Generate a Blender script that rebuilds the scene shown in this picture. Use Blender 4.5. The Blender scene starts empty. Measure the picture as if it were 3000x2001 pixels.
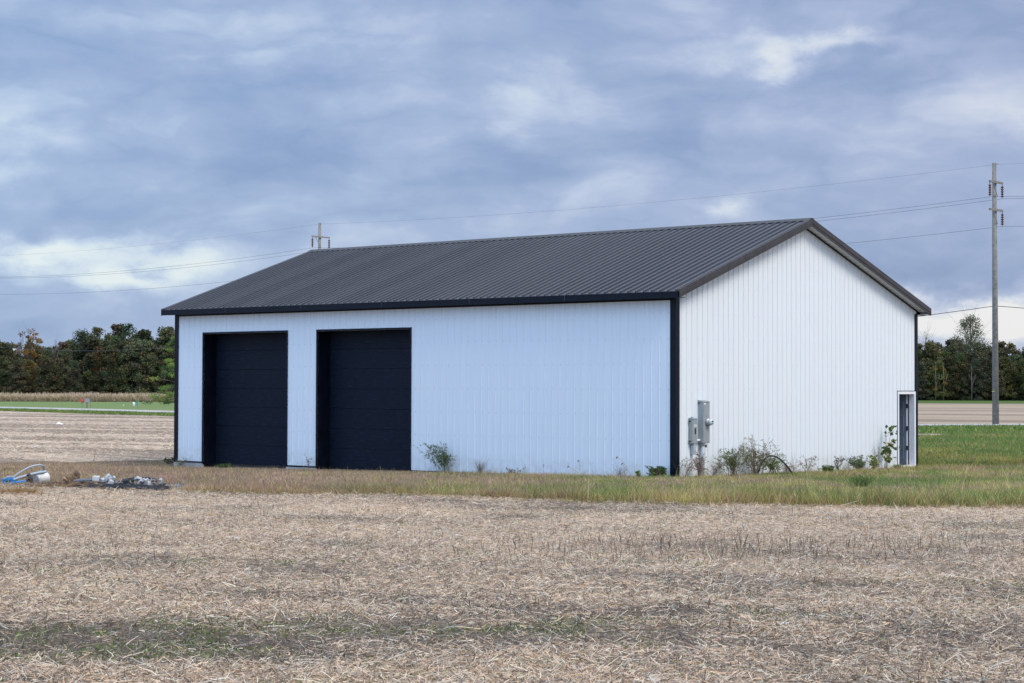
import bpy, math, random
import numpy as np
from mathutils import Vector, Matrix
R = math.radians
rng = np.random.default_rng(7)
random.seed(7)
scene = bpy.context.scene
col = scene.collection

# ------------------------------------------------------------------ camera
CX, CY, CZ = 24.302, -35.799, 2.1863
YAW, PITCH, ROLL, FPX = -0.6849, 0.0249, 0.0028, 5400.61
Fv = np.array([math.sin(YAW)*math.cos(PITCH), math.cos(YAW)*math.cos(PITCH), math.sin(PITCH)])
R0 = np.array([math.cos(YAW), -math.sin(YAW), 0.0]); U0 = np.cross(R0, Fv)
Rv = math.cos(ROLL)*R0 + math.sin(ROLL)*U0; Uv = -math.sin(ROLL)*R0 + math.cos(ROLL)*U0
CAM = np.array([CX, CY, CZ])
cd = bpy.data.cameras.new('camera'); cam = bpy.data.objects.new('camera', cd); col.objects.link(cam)
cd.sensor_width = 36; cd.lens = FPX/3000*36; cd.clip_start = 0.1; cd.clip_end = 8000
M = Matrix.Identity(4)
for i in range(3):
    M[i][0] = Rv[i]; M[i][1] = Uv[i]; M[i][2] = -Fv[i]; M[i][3] = CAM[i]
cam.matrix_world = M
scene.camera = cam
scene.view_settings.view_transform = 'Standard'; scene.view_settings.look = 'None'
scene.view_settings.gamma = 1; scene.view_settings.exposure = 0.0
try: scene.view_settings.use_curve_mapping = False
except Exception: pass

# ------------------------------------------------------------------ node helper
class NT:
    def __init__(s, tree): s.t = tree; s.n = tree.nodes; s.l = tree.links
    def new(s, typ, **kw):
        n = s.n.new(typ)
        for k, v in kw.items(): setattr(n, k, v)
        return n
    def inp(s, sock, v):
        if isinstance(v, bpy.types.NodeSocket): s.l.new(v, sock)
        elif v is not None: sock.default_value = v
    def m(s, op, a, b=None, c=None, clamp=False):
        n = s.new('ShaderNodeMath', operation=op, use_clamp=clamp)
        s.inp(n.inputs[0], a)
        if b is not None: s.inp(n.inputs[1], b)
        if c is not None: s.inp(n.inputs[2], c)
        return n.outputs[0]
    def v(s, op, a, b=None, scale=None):
        n = s.new('ShaderNodeVectorMath', operation=op)
        s.inp(n.inputs[0], a)
        if b is not None: s.inp(n.inputs[1], b)
        if scale is not None: s.inp(n.inputs['Scale'], scale)
        return n.outputs['Value'] if op in ('DOT_PRODUCT', 'LENGTH') else n.outputs[0]
    def noise(s, vec, scale, detail=3, rough=.5, col=False, dist=0):
        n = s.new('ShaderNodeTexNoise'); s.inp(n.inputs['Vector'], vec)
        n.inputs['Scale'].default_value = scale; n.inputs['Detail'].default_value = detail
        n.inputs['Roughness'].default_value = rough; n.inputs['Distortion'].default_value = dist
        return n.outputs['Color'] if col else n.outputs['Fac']
    def ramp(s, fac, stops, interp='LINEAR'):
        n = s.new('ShaderNodeValToRGB'); s.inp(n.inputs[0], fac); cr = n.color_ramp; cr.interpolation = interp
        while len(cr.elements) < len(stops): cr.elements.new(.5)
        for e, (p, c) in zip(cr.elements, stops):
            e.position = p; e.color = (c, c, c, 1) if not hasattr(c, '__len__') else (*c, 1)
        return n.outputs[0]
    def mix(s, f, a, b, typ='MIX'):
        n = s.new('ShaderNodeMix', data_type='RGBA', blend_type=typ)
        s.inp(n.inputs[0], f); s.inp(n.inputs[6], (*a, 1) if isinstance(a, tuple) else a); s.inp(n.inputs[7], (*b, 1) if isinstance(b, tuple) else b)
        return n.outputs[2]
    def mapr(s, x, a, b, c=0., d=1.):
        n = s.new('ShaderNodeMapRange'); s.inp(n.inputs[0], x)
        for i, q in enumerate((a, b, c, d)): n.inputs[i+1].default_value = q
        return n.outputs[0]

# ------------------------------------------------------------------ sky
SUN_EL, SUN_AZ = R(50), R(96)      # azimuth clockwise from +Y
world = bpy.data.worlds.new('World'); scene.world = world; world.use_nodes = True
W_ = NT(world.node_tree); W_.n.clear()
tc = W_.new('ShaderNodeTexCoord').outputs['Generated']
Rh = (math.cos(YAW), -math.sin(YAW)); Fh = (math.sin(YAW), math.cos(YAW))
xr = W_.v('DOT_PRODUCT', tc, (Rh[0], Rh[1], 0)); yr = W_.v('DOT_PRODUCT', tc, (Fh[0], Fh[1], 0)); zr = W_.v('DOT_PRODUCT', tc, (0, 0, 1))
cmb = W_.new('ShaderNodeCombineXYZ'); W_.inp(cmb.inputs[0], xr); W_.inp(cmb.inputs[1], yr); W_.inp(cmb.inputs[2], W_.m('MULTIPLY', zr, 1.9))
P = cmb.outputs[0]
wrp = W_.v('SUBTRACT', W_.noise(P, 7, 5, .55, col=True), (.5, .5, .5))
P1 = W_.v('ADD', P, W_.v('SCALE', wrp, scale=.09))
N1 = W_.noise(W_.v('MULTIPLY', P1, (1, 1, 2.1)), 3.9, 6, .50); N2 = W_.noise(P1, 13, 10, .60)
N3 = W_.noise(W_.v('ADD', W_.v('MULTIPLY', P1, (1, 1, 1.5)), (3.1, 7.7, 1.3)), 9, 7, .5)
w2 = W_.v('SUBTRACT', W_.noise(P, 22, 8, .6, col=True), (.5, .5, .5))
sx = W_.new('ShaderNodeSeparateXYZ'); W_.inp(sx.inputs[0], w2)
u = W_.m('ADD', W_.m('ARCTAN2', xr, yr), W_.m('MULTIPLY', sx.outputs[0], .075))
v = W_.m('ADD', zr, W_.m('MULTIPLY', sx.outputs[1], .035))
B = W_.m('ADD', .468, W_.m('MULTIPLY', W_.m('SUBTRACT', N1, .5), .66))
B = W_.m('ADD', B, W_.m('MULTIPLY', W_.m('SUBTRACT', N2, .5), .46))
blobs = [  # centre and spread in photo-angle units (pixels / focal length), strength
 (330, 775, 290, 38, .34), (330, 835, 120, 26, .30), (150, 770, 50, 30, .25), (0, 750, 60, 32, .22), (560, 800, 110, 60, .12), (420, 800, 60, 18, -.35),
 (2850, 935, 420, 52, .80), (2760, 800, 260, 70, -.24), (2550, 700, 260, 70, -.08), (60, 660, 420, 50, -.14), (120, 250, 330, 90, -.10),
 (1000, 90, 420, 60, .10), (1050, 250, 420, 34, -.12), (1560, 250, 110, 60, .25), (1520, 385, 90, 40, .20), (1250, 330, 300, 60, .03),
 (2240, 205, 90, 34, .40), (2420, 150, 230, 22, .28), (2100, 110, 300, 70, .12), (2480, 250, 200, 60, -.20), (2000, 430, 120, 90, -.14), (2800, 330, 260, 80, .12),
 (900, 600, 600, 90, -.06), (2120, 620, 60, 30, .22), (60, 430, 200, 26, .14), (30, 520, 130, 28, .16), (1700, 520, 700, 160, -.05), (2600, 80, 500, 90, -.05), (330, 790, 330, 60, .10), (150, 930, 500, 60, -.02)]
for (px, py, su, sv, a) in blobs:
    uc, vc = (px-1500)/FPX, (1135-py)/FPX
    q1 = W_.m('POWER', W_.m('DIVIDE', W_.m('SUBTRACT', u, uc), su/FPX*1.2), 2)
    q2 = W_.m('POWER', W_.m('DIVIDE', W_.m('SUBTRACT', v, vc), sv/FPX*1.2), 2)
    g_ = W_.m('EXPONENT', W_.m('MULTIPLY', W_.m('ADD', q1, q2), -1))
    B = W_.m('MULTIPLY_ADD', g_, a, B)
B = W_.m('MULTIPLY_ADD', W_.m('ABSOLUTE', W_.m('SUBTRACT', N3, .5)), 1.15, W_.m('SUBTRACT', B, .07))
B = W_.m('MULTIPLY_ADD', B, 1.12, -.06)
cloud = W_.ramp(B, [(0, (.20, .295, .51)), (.28, (.29, .395, .625)), (.5, (.40, .495, .72)), (.7, (.57, .66, .83)), (.88, (.74, .81, .88)), (1, (.85, .89, .91))])
sky = W_.new('ShaderNodeTexSky', sky_type='NISHITA'); sky.sun_disc = False
sky.sun_elevation = SUN_EL; sky.sun_rotation = SUN_AZ
SK = .10
lum = W_.m('ADD', W_.m('MULTIPLY_ADD', W_.mapr(yr, .6, -.7), .55, 1.0), W_.m('MULTIPLY', W_.mapr(zr, .25, .9), 1.35))      # sky brightened overhead and behind the camera, added to light walls and field
cloud = W_.mix(1.0, cloud, W_.ramp(W_.m('MULTIPLY_ADD', u, 1.6, .5), [(0, (.93, 1.0, 1.02)), (1, (1.06, 1.0, .98))]), 'MULTIPLY')
cloud = W_.mix(W_.mapr(zr, .3, .8), cloud, W_.v('MULTIPLY', cloud, (1.10, 1.0, .84)))
south = W_.mapr(W_.v('DOT_PRODUCT', tc, (-.25, -.97, 0)), .1, .9)       # blue added to the unseen sky facing the long wall, to tint its light
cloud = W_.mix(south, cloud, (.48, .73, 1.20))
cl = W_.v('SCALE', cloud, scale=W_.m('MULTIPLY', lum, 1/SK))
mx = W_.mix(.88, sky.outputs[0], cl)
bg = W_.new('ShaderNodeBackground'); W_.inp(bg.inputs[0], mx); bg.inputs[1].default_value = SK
out = W_.new('ShaderNodeOutputWorld'); W_.l.new(bg.outputs[0], out.inputs[0])

# ------------------------------------------------------------------ sun (soft, behind thin cloud)
sl = bpy.data.lights.new('sun', 'SUN'); sl.energy = 2.5; sl.angle = R(25); sl.color = (1.0, .90, .76)
so = bpy.data.objects.new('sun', sl); col.objects.link(so)
sd = Vector((math.sin(SUN_AZ)*math.cos(SUN_EL), math.cos(SUN_AZ)*math.cos(SUN_EL), math.sin(SUN_EL)))
so.rotation_euler = sd.to_track_quat('Z', 'Y').to_euler(); so.location = (30, -30, 40)

# ------------------------------------------------------------------ ground shape and picture-to-ground helpers
def sstep(a, b, x):
    t = np.clip((x-a)/(b-a), 0, 1); return t*t*(3-2*t)
def to_ld(x, y): return (x-CX)*Rh[0]+(y-CY)*Rh[1], (x-CX)*Fh[0]+(y-CY)*Fh[1]
def to_xy(lat, dep): return CX+lat*Rh[0]+dep*Fh[0], CY+lat*Rh[1]+dep*Fh[1]
def ground(x, y):
    x = np.asarray(x, float); y = np.asarray(y, float)
    lat, dep = to_ld(x, y)
    plane = .10+.0150*np.clip(x, -19, 0)-.0125*np.clip(y, 0, 13)
    dx = np.maximum(np.maximum(-17.73-x, x), 0); dy = np.maximum(np.maximum(-y, y-12.19), 0)
    w = 1-sstep(1.5, 7.5, np.hypot(dx, dy))
    und = .018*np.sin(x*.9+y*.5)+.014*np.sin(-x*.7+y*1.3+2)+.008*np.sin(x*2.9+1)*np.sin(y*2.3)
    near = 1-sstep(60, 110, dep)
    return plane*w+und*(1-w)*near-.8*sstep(190, 300, dep)
def ray(px, py): return Fv+(px-1500)/FPX*Rv+(1000.5-py)/FPX*Uv
def gp(px, py):
    d = ray(px, py); z = 0.
    for _ in range(6):
        t = (z-CZ)/d[2]; p = CAM+t*d; z = float(ground(p[0], p[1]))
    return np.array([p[0], p[1], z])
def on_gable(px, py, x=0.):
    d = ray(px, py); return CAM+(x-CX)/d[0]*d
def on_front(px, py, y=0.):
    d = ray(px, py); return CAM+(y-CY)/d[1]*d
def ppm(dep): return FPX/dep

# ------------------------------------------------------------------ mesh helpers
def tag(o, label=None, cat=None, group=None, kind=None):
    if label: o['label'] = label
    if cat: o['category'] = cat
    if group: o['group'] = group
    if kind: o['kind'] = kind
    return o
def empty(name, loc=(0, 0, 0), rz=0):
    o = bpy.data.objects.new(name, None); col.objects.link(o); o.location = loc; o.rotation_euler.z = rz; o.empty_display_size = .3
    return o
def link(name, me, mat, parent=None, smooth=False):
    if mat and not me.materials: me.materials.append(mat)
    if smooth: me.polygons.foreach_set('use_smooth', np.ones(len(me.polygons), bool))
    o = bpy.data.objects.new(name, me); col.objects.link(o); o.parent = parent
    return o
def npmesh(name, V, Q, C=None):
    me = bpy.data.meshes.new(name); V = np.asarray(V, np.float32); Q = np.asarray(Q, np.int32)
    k = Q.shape[1]
    me.vertices.add(len(V)); me.vertices.foreach_set('co', V.ravel())
    me.loops.add(Q.size); me.loops.foreach_set('vertex_index', Q.ravel())
    me.polygons.add(len(Q)); me.polygons.foreach_set('loop_start', np.arange(0, Q.size, k, dtype=np.int32))
    try: me.polygons.foreach_set('loop_total', np.full(len(Q), k, np.int32))
    except Exception: pass
    if C is not None:
        a = me.color_attributes.new('tint', 'FLOAT_COLOR', 'POINT')
        c4 = np.ones((len(V), 4), np.float32); c4[:, :3] = C; a.data.foreach_set('color', c4.ravel())
    me.update(calc_edges=True); me.validate()
    return me
class MB:
    def __init__(s): s.v = []; s.f = []
    def box(s, a, b):
        (x0, y0, z0), (x1, y1, z1) = a, b; n = len(s.v)
        s.v += [(x0, y0, z0), (x1, y0, z0), (x1, y1, z0), (x0, y1, z0), (x0, y0, z1), (x1, y0, z1), (x1, y1, z1), (x0, y1, z1)]
        s.f += [tuple(n+i for i in q) for q in ((0, 3, 2, 1), (4, 5, 6, 7), (0, 1, 5, 4), (1, 2, 6, 5), (2, 3, 7, 6), (3, 0, 4, 7))]
        return s
    def poly(s, pts): n = len(s.v); s.v += [tuple(p) for p in pts]; s.f.append(tuple(range(n, n+len(pts)))); return s
    def prism(s, prof, a, b):     # prof: list of 3-D points at a ; swept by vector b-a
        a = np.array(a, float); b = np.array(b, float); n = len(s.v); k = len(prof)
        s.v += [tuple(np.array(p)+a) for p in prof]+[tuple(np.array(p)+b) for p in prof]
        s.f += [(n+i, n+(i+1) % k, n+k+(i+1) % k, n+k+i) for i in range(k)]+[tuple(n+i for i in range(k))[::-1], tuple(n+k+i for i in range(k))]
        return s
    def tube(s, pts, rad, seg=8, cap=True):
        pts = [np.array(p, float) for p in pts]; n = len(s.v)
        rads = rad if hasattr(rad, '__len__') else [rad]*len(pts)
        up = None
        for i, p in enumerate(pts):
            t = pts[min(i+1, len(pts)-1)]-pts[max(i-1, 0)]; t = t/(np.linalg.norm(t)+1e-9)
            if up is None: up = np.array([0, 0, 1.]) if abs(t[2]) < .9 else np.array([1., 0, 0])
            a = np.cross(t, up); a /= np.linalg.norm(a)+1e-9; up = np.cross(a, t)
            for k in range(seg):
                w = 2*math.pi*k/seg; s.v.append(tuple(p+rads[i]*(math.cos(w)*a+math.sin(w)*up)))
        for i in range(len(pts)-1):
            for k in range(seg):
                a0 = n+i*seg+k; a1 = n+i*seg+(k+1) % seg; s.f.append((a0, a1, a1+seg, a0+seg))
        if cap:
            s.f.append(tuple(n+k for k in range(seg))[::-1]); m = n+(len(pts)-1)*seg; s.f.append(tuple(m+k for k in range(seg)))
        return s
    def xform(s, mat): s.v = [tuple(mat @ Vector(p)) for p in s.v]; return s
    def mesh(s, name):
        me = bpy.data.meshes.new(name); me.from_pydata([tuple(map(float, p)) for p in s.v], [], s.f); me.update(); return me
    def build(s, name, mat, parent=None, smooth=False, bevel=0):
        o = link(name, s.mesh(name), mat, parent, smooth)
        if bevel:
            b = o.modifiers.new('bevel', 'BEVEL'); b.width = bevel; b.segments = 2; b.limit_method = 'ANGLE'
        return o
def ribbons(P, D, L, Wd, Bn, wid, S=2, taper=.6):
    """curved flat blades: root P, unit direction D, length L, width axis Wd, bend Bn (3-vector), width wid"""
    N = len(P); V = np.empty((N, S+1, 2, 3), np.float32)
    for i in range(S+1):
        t = i/S; c = P+D*(L*t)[:, None]+Bn*(t*t); h = Wd*(wid*.5*(1-taper*t))[:, None]
        V[:, i, 0] = c-h; V[:, i, 1] = c+h
    b = (np.arange(N)*(2*(S+1)))[:, None]
    Q = np.concatenate([b+np.array([2*i, 2*i+1, 2*i+3, 2*i+2]) for i in range(S)], 0)
    return V.reshape(-1, 3), Q
def unit(a): return a/(np.linalg.norm(a, axis=-1, keepdims=True)+1e-9)

# ------------------------------------------------------------------ materials
def mat(name, color=(.5, .5, .5), rough=.6, metal=0, spec=.5, noise=0, nscale=8, bump=0, bscale=30, sheen=None):
    m = bpy.data.materials.new(name); m.use_nodes = True; t = NT(m.node_tree); b = t.n['Principled BSDF']
    b.inputs['Roughness'].default_value = rough; b.inputs['Metallic'].default_value = metal
    b.inputs['Specular IOR Level'].default_value = spec
    oc = t.new('ShaderNodeTexCoord').outputs['Object']
    if noise:
        f = t.noise(oc, nscale, 6, .6)
        c = t.mix(t.mapr(f, .3, .7), tuple(x*(1-noise) for x in color), tuple(min(1, x*(1+noise)) for x in color))
        t.inp(b.inputs['Base Color'], c)
        t.inp(b.inputs['Roughness'], t.mapr(f, .3, .7, rough*.85, min(1, rough*1.15)))
    else: b.inputs['Base Color'].default_value = (*color, 1)
    if bump:
        bn = t.new('ShaderNodeBump'); bn.inputs['Strength'].default_value = bump; bn.inputs['Distance'].default_value = .02
        t.inp(bn.inputs['Height'], t.noise(oc, bscale, 4, .6)); t.l.new(bn.outputs[0], b.inputs['Normal'])
    return m
def tint_mat(name, rough=.8, rand=0., trans=0., gain=1.):
    m = bpy.data.materials.new(name); m.use_nodes = True; t = NT(m.node_tree); b = t.n['Principled BSDF']
    a = t.new('ShaderNodeAttribute', attribute_name='tint'); c = a.outputs['Color']
    if rand:
        oi = t.new('ShaderNodeObjectInfo').outputs['Random']
        h = t.new('ShaderNodeHueSaturation'); t.inp(h.inputs['Color'], c)
        t.inp(h.inputs['Hue'], t.mapr(oi, 0, 1, .5-.045*rand, .5+.03*rand))
        t.inp(h.inputs['Value'], t.mapr(t.m('FRACT', t.m('MULTIPLY', oi, 7.31)), 0, 1, 1-.35*rand, 1+.35*rand))
        t.inp(h.inputs['Saturation'], t.mapr(t.m('FRACT', t.m('MULTIPLY', oi, 13.7)), 0, 1, .75, 1.1)); c = h.outputs[0]
    t.inp(b.inputs['Base Color'], c); b.inputs['Roughness'].default_value = rough; b.inputs['Specular IOR Level'].default_value = .2
    if trans:
        tr = t.new('ShaderNodeBsdfTranslucent'); t.inp(tr.inputs[0], c); mx = t.new('ShaderNodeMixShader'); mx.inputs[0].default_value = trans
        o = t.n['Material Output']; t.l.new(b.outputs[0], mx.inputs[1]); t.l.new(tr.outputs[0], mx.inputs[2]); t.l.new(mx.outputs[0], o.inputs[0])
    return m

def field_mat(name, tan=(.55, .44, .335), dark=(.105, .082, .062), green=(.07, .11, .03), rows=1.0, greens=0.0, near=False, bs=.26):
    m = bpy.data.materials.new(name); m.use_nodes = True; t = NT(m.node_tree); b = t.n['Principled BSDF']
    geo = t.new('ShaderNodeNewGeometry').outputs['Position']
    mp = t.new('ShaderNodeMapping'); t.inp(mp.inputs[0], geo); mp.inputs['Rotation'].default_value = (0, 0, R(-15))
    rp = mp.outputs[0]
    st = t.v('MULTIPLY', rp, (.10, 1.0, 1.0))
    n_row = t.noise(st, 1.1, 5, .62); n_med = t.noise(st, 4.5, 4, .6)
    n_hi = t.noise(geo, 14, 6, .75); n_lo = t.noise(geo, .16, 3, .5)
    f = t.m('ADD', t.m('MULTIPLY', t.m('SUBTRACT', n_row, .5), 1.5*rows), t.m('MULTIPLY', t.m('SUBTRACT', n_hi, .5), 1.6))
    f = t.m('ADD', f, t.m('MULTIPLY', t.m('SUBTRACT', n_med, .5), .7*rows))
    f = t.m('ADD', f, t.m('MULTIPLY_ADD', t.m('SUBTRACT', n_lo, .5), .6, .62))
    c = t.mix(t.mapr(f, .1, .75), dark, tan)
    band = t.noise(t.v('MULTIPLY', rp, (.035, 1.0, 1.0)), bs, 4, .55)
    c = t.mix(t.mapr(band, .455, .505, 1, 0), c, t.mix(.28, dark, tan))
    c = t.mix(t.mapr(t.noise(geo, 3, 4, .6), .45, .75, 0, .35), c, tuple(min(.8, q*1.15) for q in tan))
    if near:
        at = t.new('ShaderNodeAttribute', attribute_name='tint'); sp_ = t.new('ShaderNodeSeparateXYZ'); t.inp(sp_.inputs[0], at.outputs['Vector'])
        c = t.mix(t.m('MULTIPLY', sp_.outputs[0], .85), c, t.mix(t.mapr(n_hi, .35, .65), (.045, .036, .030), (.16, .135, .115)))
        c = t.mix(t.m('MULTIPLY', sp_.outputs[1], .5), c, (.09, .14, .04))
    if greens: c = t.mix(t.mapr(t.noise(st, .9, 5, .6), .58, .68, 0, greens), c, green)
    t.inp(b.inputs['Base Color'], c); b.inputs['Roughness'].default_value = .95; b.inputs['Specular IOR Level'].default_value = .1
    bn = t.new('ShaderNodeBump'); bn.inputs['Strength'].default_value = .8; bn.inputs['Distance'].default_value = .05
    t.inp(bn.inputs['Height'], t.m('ADD', n_hi, t.m('MULTIPLY', n_row, .6))); t.l.new(bn.outputs[0], b.inputs['Normal'])
    return m
def grass_mat(name, a, c_, patch, sc=1.0, stretch=(1, 1, 1)):
    m = bpy.data.materials.new(name); m.use_nodes = True; t = NT(m.node_tree); b = t.n['Principled BSDF']
    geo = t.v('MULTIPLY', t.new('ShaderNodeNewGeometry').outputs['Position'], stretch)
    c = t.mix(t.mapr(t.noise(geo, .5*sc, 5, .65), .35, .65), a, c_)
    c = t.mix(t.mapr(t.noise(geo, .22*sc, 4, .6), .5, .68, 0, .8), c, patch)
    hi = t.noise(geo, 16*sc, 5, .7)
    c = t.mix(.6, c, t.ramp(hi, [(.3, .35), (.7, 1.35)]), 'MULTIPLY')
    t.inp(b.inputs['Base Color'], c); b.inputs['Roughness'].default_value = .95; b.inputs['Specular IOR Level'].default_value = .1
    bn = t.new('ShaderNodeBump'); bn.inputs['Strength'].default_value = .7; bn.inputs['Distance'].default_value = .05
    t.inp(bn.inputs['Height'], hi); t.l.new(bn.outputs[0], b.inputs['Normal'])
    return m
m_field = field_mat('stubble_soil', near=True)
m_farfield = field_mat('far_stubble', tan=(.43, .345, .255), dark=(.15, .115, .085), rows=1.5, bs=.10)
m_pad = grass_mat('pad_soil', (.13, .10, .065), (.19, .15, .11), (.11, .12, .045))
m_green = grass_mat('meadow_green', (.11, .145, .045), (.14, .16, .06), (.20, .165, .09))
m_lawn = grass_mat('lawn_green', (.155, .225, .080), (.175, .235, .09), (.19, .215, .09), .5)
m_verge = grass_mat('verge_green', (.07, .125, .03), (.085, .14, .035), (.12, .12, .05), 1)
m_road = mat('road_gravel', (.40, .385, .37), .9, noise=.12, nscale=2)
m_straw = tint_mat('straw_tint', .75, trans=.25)
m_blade = tint_mat('blade_tint', .7, trans=.3)
m_leaf = tint_mat('leaf_tint', .65, rand=1.0, trans=.2)
m_leaf1 = tint_mat('leaf_tint_plain', .6, trans=.3)
m_bark = mat('bark', (.11, .095, .08), .9, noise=.4, nscale=6, bump=.5)
m_palebark = mat('pale_bark', (.20, .185, .16), .9, noise=.25, nscale=6)

# ------------------------------------------------------------------ ground sheets
def axis(lo, hi, step, ratio, far):
    a = list(np.arange(lo, hi+1e-6, step)); s = step; x = hi
    while x < far: s *= ratio; x += s; a.append(x)
    s = step; x = lo; pre = []
    while x > -far: s *= ratio; x -= s; pre.append(x)
    return np.array(pre[::-1]+a)
def sheet(name, LAT, DEP, dz, m_, kind='structure', C=None):
    X, Y = to_xy(LAT, DEP); Z = ground(X, Y)+dz
    ny, nx = LAT.shape; V = np.stack([X, Y, Z], -1).reshape(-1, 3)
    i = (np.arange(ny-1)[:, None]*nx+np.arange(nx-1)[None]).ravel()
    Q = np.stack([i, i+1, i+nx+1, i+nx], -1)
    o = link(name, npmesh(name, V, Q, C), m_, None, True); return tag(o, kind=kind)
la = axis(-24, 24, .25, 1.16, 3500); da = axis(6, 70, .25, 1.10, 4500); da = da[da > -400]
LA, DA = np.meshgrid(la, da)
def zone(name, latr, front, back, dz, m_, nx=120, ny=20):
    lat = np.linspace(latr[0], latr[1], nx); f = front(lat); b = back(lat); t = np.linspace(0, 1, ny)[:, None]
    return sheet(name, np.repeat(lat[None], ny, 0), f[None]*(1-t)+b[None]*t, dz, m_)
def curve(pxs, extra=()):
    """ground curve through picture points -> function depth(lat)"""
    pts = []
    for (px, py) in pxs:
        p = gp(px, py); pts.append(to_ld(p[0], p[1]))
    pts += list(extra); pts.sort(); la_ = np.array([p[0] for p in pts]); de_ = np.array([p[1] for p in pts])
    def f(lat):
        lat = np.asarray(lat, float); r = np.interp(lat, la_, de_)
        r = np.where(lat < la_[0], de_[0]+(lat-la_[0])*(de_[1]-de_[0])/(la_[1]-la_[0]), r)
        return np.where(lat > la_[-1], de_[-1]+(lat-la_[-1])*(de_[-1]-de_[-2])/(la_[-1]-la_[-2]), r)
    return f
pad_front = curve([(-200, 1423), (0, 1426), (280, 1433), (560, 1443), (1000, 1450), (1500, 1465), (2000, 1479), (2500, 1486), (3000, 1488), (3200, 1488)])
pad_back = curve([(-200, 1357), (0, 1357), (300, 1353), (500, 1349)], extra=[(-7, 62), (0, 68), (8, 66), (12.0, 55.5), (25, 55.5)])
zone('grass_verge_ground', (-17, 17), pad_front, pad_back, .006, m_pad, 160, 60).name = 'grass_ground'
verge_front = curve([(0, 1204), (512, 1220), (2700, 1271), (3000, 1268)])
road_front = curve([(0, 1197.3), (200, 1202), (512, 1211), (2700, 1248.2), (3000, 1247)])
road_back = curve([(0, 1192), (200, 1196.4), (512, 1204.5), (2700, 1243.6), (3000, 1242.5)])
meadow_front = lambda lat: np.full_like(lat, 55.0)
meadow_back = lambda lat: np.interp(lat, [4, 19, 22, 60], [84, 83, 90.5, 80])
zone('meadow', (5, 40), meadow_front, meadow_back, .004, m_green, 80, 60)
zone('verge', (-75, 60), verge_front, road_front, .014, m_verge, 120, 8)
zone('road', (-75, 60), road_front, road_back, .03, m_road, 120, 4)
lawn_back = lambda lat: np.full_like(lat, 352.)
zone('lawn', (-150, -8), road_back, lawn_back, .02, m_lawn, 60, 50)
zone('far_field', (10, 200), road_back, lambda lat: np.full_like(lat, 367.), .02, m_farfield, 60, 50)
zone('far_grass_strip', (10, 200), lambda lat: np.full_like(lat, 367.), lambda lat: np.full_like(lat, 520.), .02, m_verge, 40, 8)
zone('wood_floor', (-260, -8), lambda lat: np.full_like(lat, 352.), lambda lat: np.full_like(lat, 620.), .02, m_pad, 40, 8)

# ------------------------------------------------------------------ straw litter on the stubble
def vnoise(x, y, s, seed=0):
    r = np.random.default_rng(seed); T = r.random((64, 64)); x = x/s; y = y/s
    i = np.floor(x).astype(int); j = np.floor(y).astype(int); fx = x-i; fy = y-j; fx = fx*fx*(3-2*fx); fy = fy*fy*(3-2*fy)
    g = lambda a, b: T[a % 64, b % 64]
    return (g(i, j)*(1-fx)+g(i+1, j)*fx)*(1-fy)+(g(i, j+1)*(1-fx)+g(i+1, j+1)*fx)*fy
def fbm(x, y, s, seed=0):
    return (vnoise(x, y, s, seed)+.5*vnoise(x, y, s/2.1, seed+1)+.25*vnoise(x, y, s/4.3, seed+2))/1.75
def blob(lat, dep, l0, d0, sl, sd): return np.exp(-((lat-l0)/sl)**2-((dep-d0)/sd)**2)
def damp(lat, dep):
    """0 dry bright litter .. 1 dark damp bands seen in the front of the field"""
    f = fbm(lat*.5, dep+.25*lat, 1.25, 5)
    d = np.clip((f-.50)*3.0, 0, 1)*.7
    w = (fbm(lat*.8, dep, 1.3, 9)-.5)*3.6
    for (l0, d0, sl, sd, a) in [(-3.6, 15.6, 2.6, 1.15, 1.0), (-.9, 16.2, 2.2, .95, .95), (1.0, 16.3, 1.3, .6, .8), (-2.6, 14.6, 1.6, .6, .8), (4.2, 16.4, 1.3, .5, .6), (1.2, 17.7, 1.4, .55, .75), (3.2, 17.6, 1.2, .5, .6), (-4.6, 22.6, 2.2, .8, .55), (-.7, 15.2, 1.4, .5, .7),
                                 (0, 22.5, 3, .8, .35), (3.5, 15.2, 1.3, .5, .55), (1.8, 14.3, 1.3, .3, .4), (-2.5, 14.9, 1.5, .35, .5), (3.8, 24, 2.2, .6, .45), (5, 19.5, 1, .5, .5)]:
        d = np.maximum(d, a*blob(lat+w*.5, dep+w*.45, l0, d0, sl*1.1, sd*1.1))
    k_ = fbm(lat, dep, .35, 15)
    return np.clip(d*(.6+.95*k_), 0, 1)
def greenness(lat, dep):
    n = fbm(lat, dep, .55, 21)
    g = np.clip((n-.60)*4, 0, 1)*.45
    g += 1.1*blob(lat, dep, -3.4, 15.6, 1.9, .8)+.7*blob(lat, dep, -1.8, 16.8, 1.8, .5)+.6*blob(lat, dep, .3, 16.6, 1.2, .4)+.5*blob(lat, dep, -.6, 13.8, .8, .35)+.4*blob(lat, dep, 3.2, 17.5, 1.4, .4)+.35*blob(lat, dep, 4.2, 14.2, 1.2, .3)
    return np.clip(g, 0, 1)*np.clip((n-.36)*4, 0, 1)
nr_ = (DA < 40) & (DA > 11) & (np.abs(LA) < 14)
FC = np.zeros(LA.shape+(3,), np.float32); FC[nr_, 0] = np.maximum(damp(LA[nr_], DA[nr_]), .92*(1-sstep(17, 36, DA[nr_]))); FC[nr_, 1] = greenness(LA[nr_], DA[nr_])
sheet('field', LA, DA, 0, m_field, C=FC.reshape(-1, 3))
def scatter(N, d0, d1, half, p=1.0):
    """points seen by the camera wedge; density falls with distance"""
    q = rng.random(N); e = 2-p
    dep = (d0**e+q*(d1**e-d0**e))**(1/e); lat = (rng.random(N)*2-1)*half*dep
    return lat, dep
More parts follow.
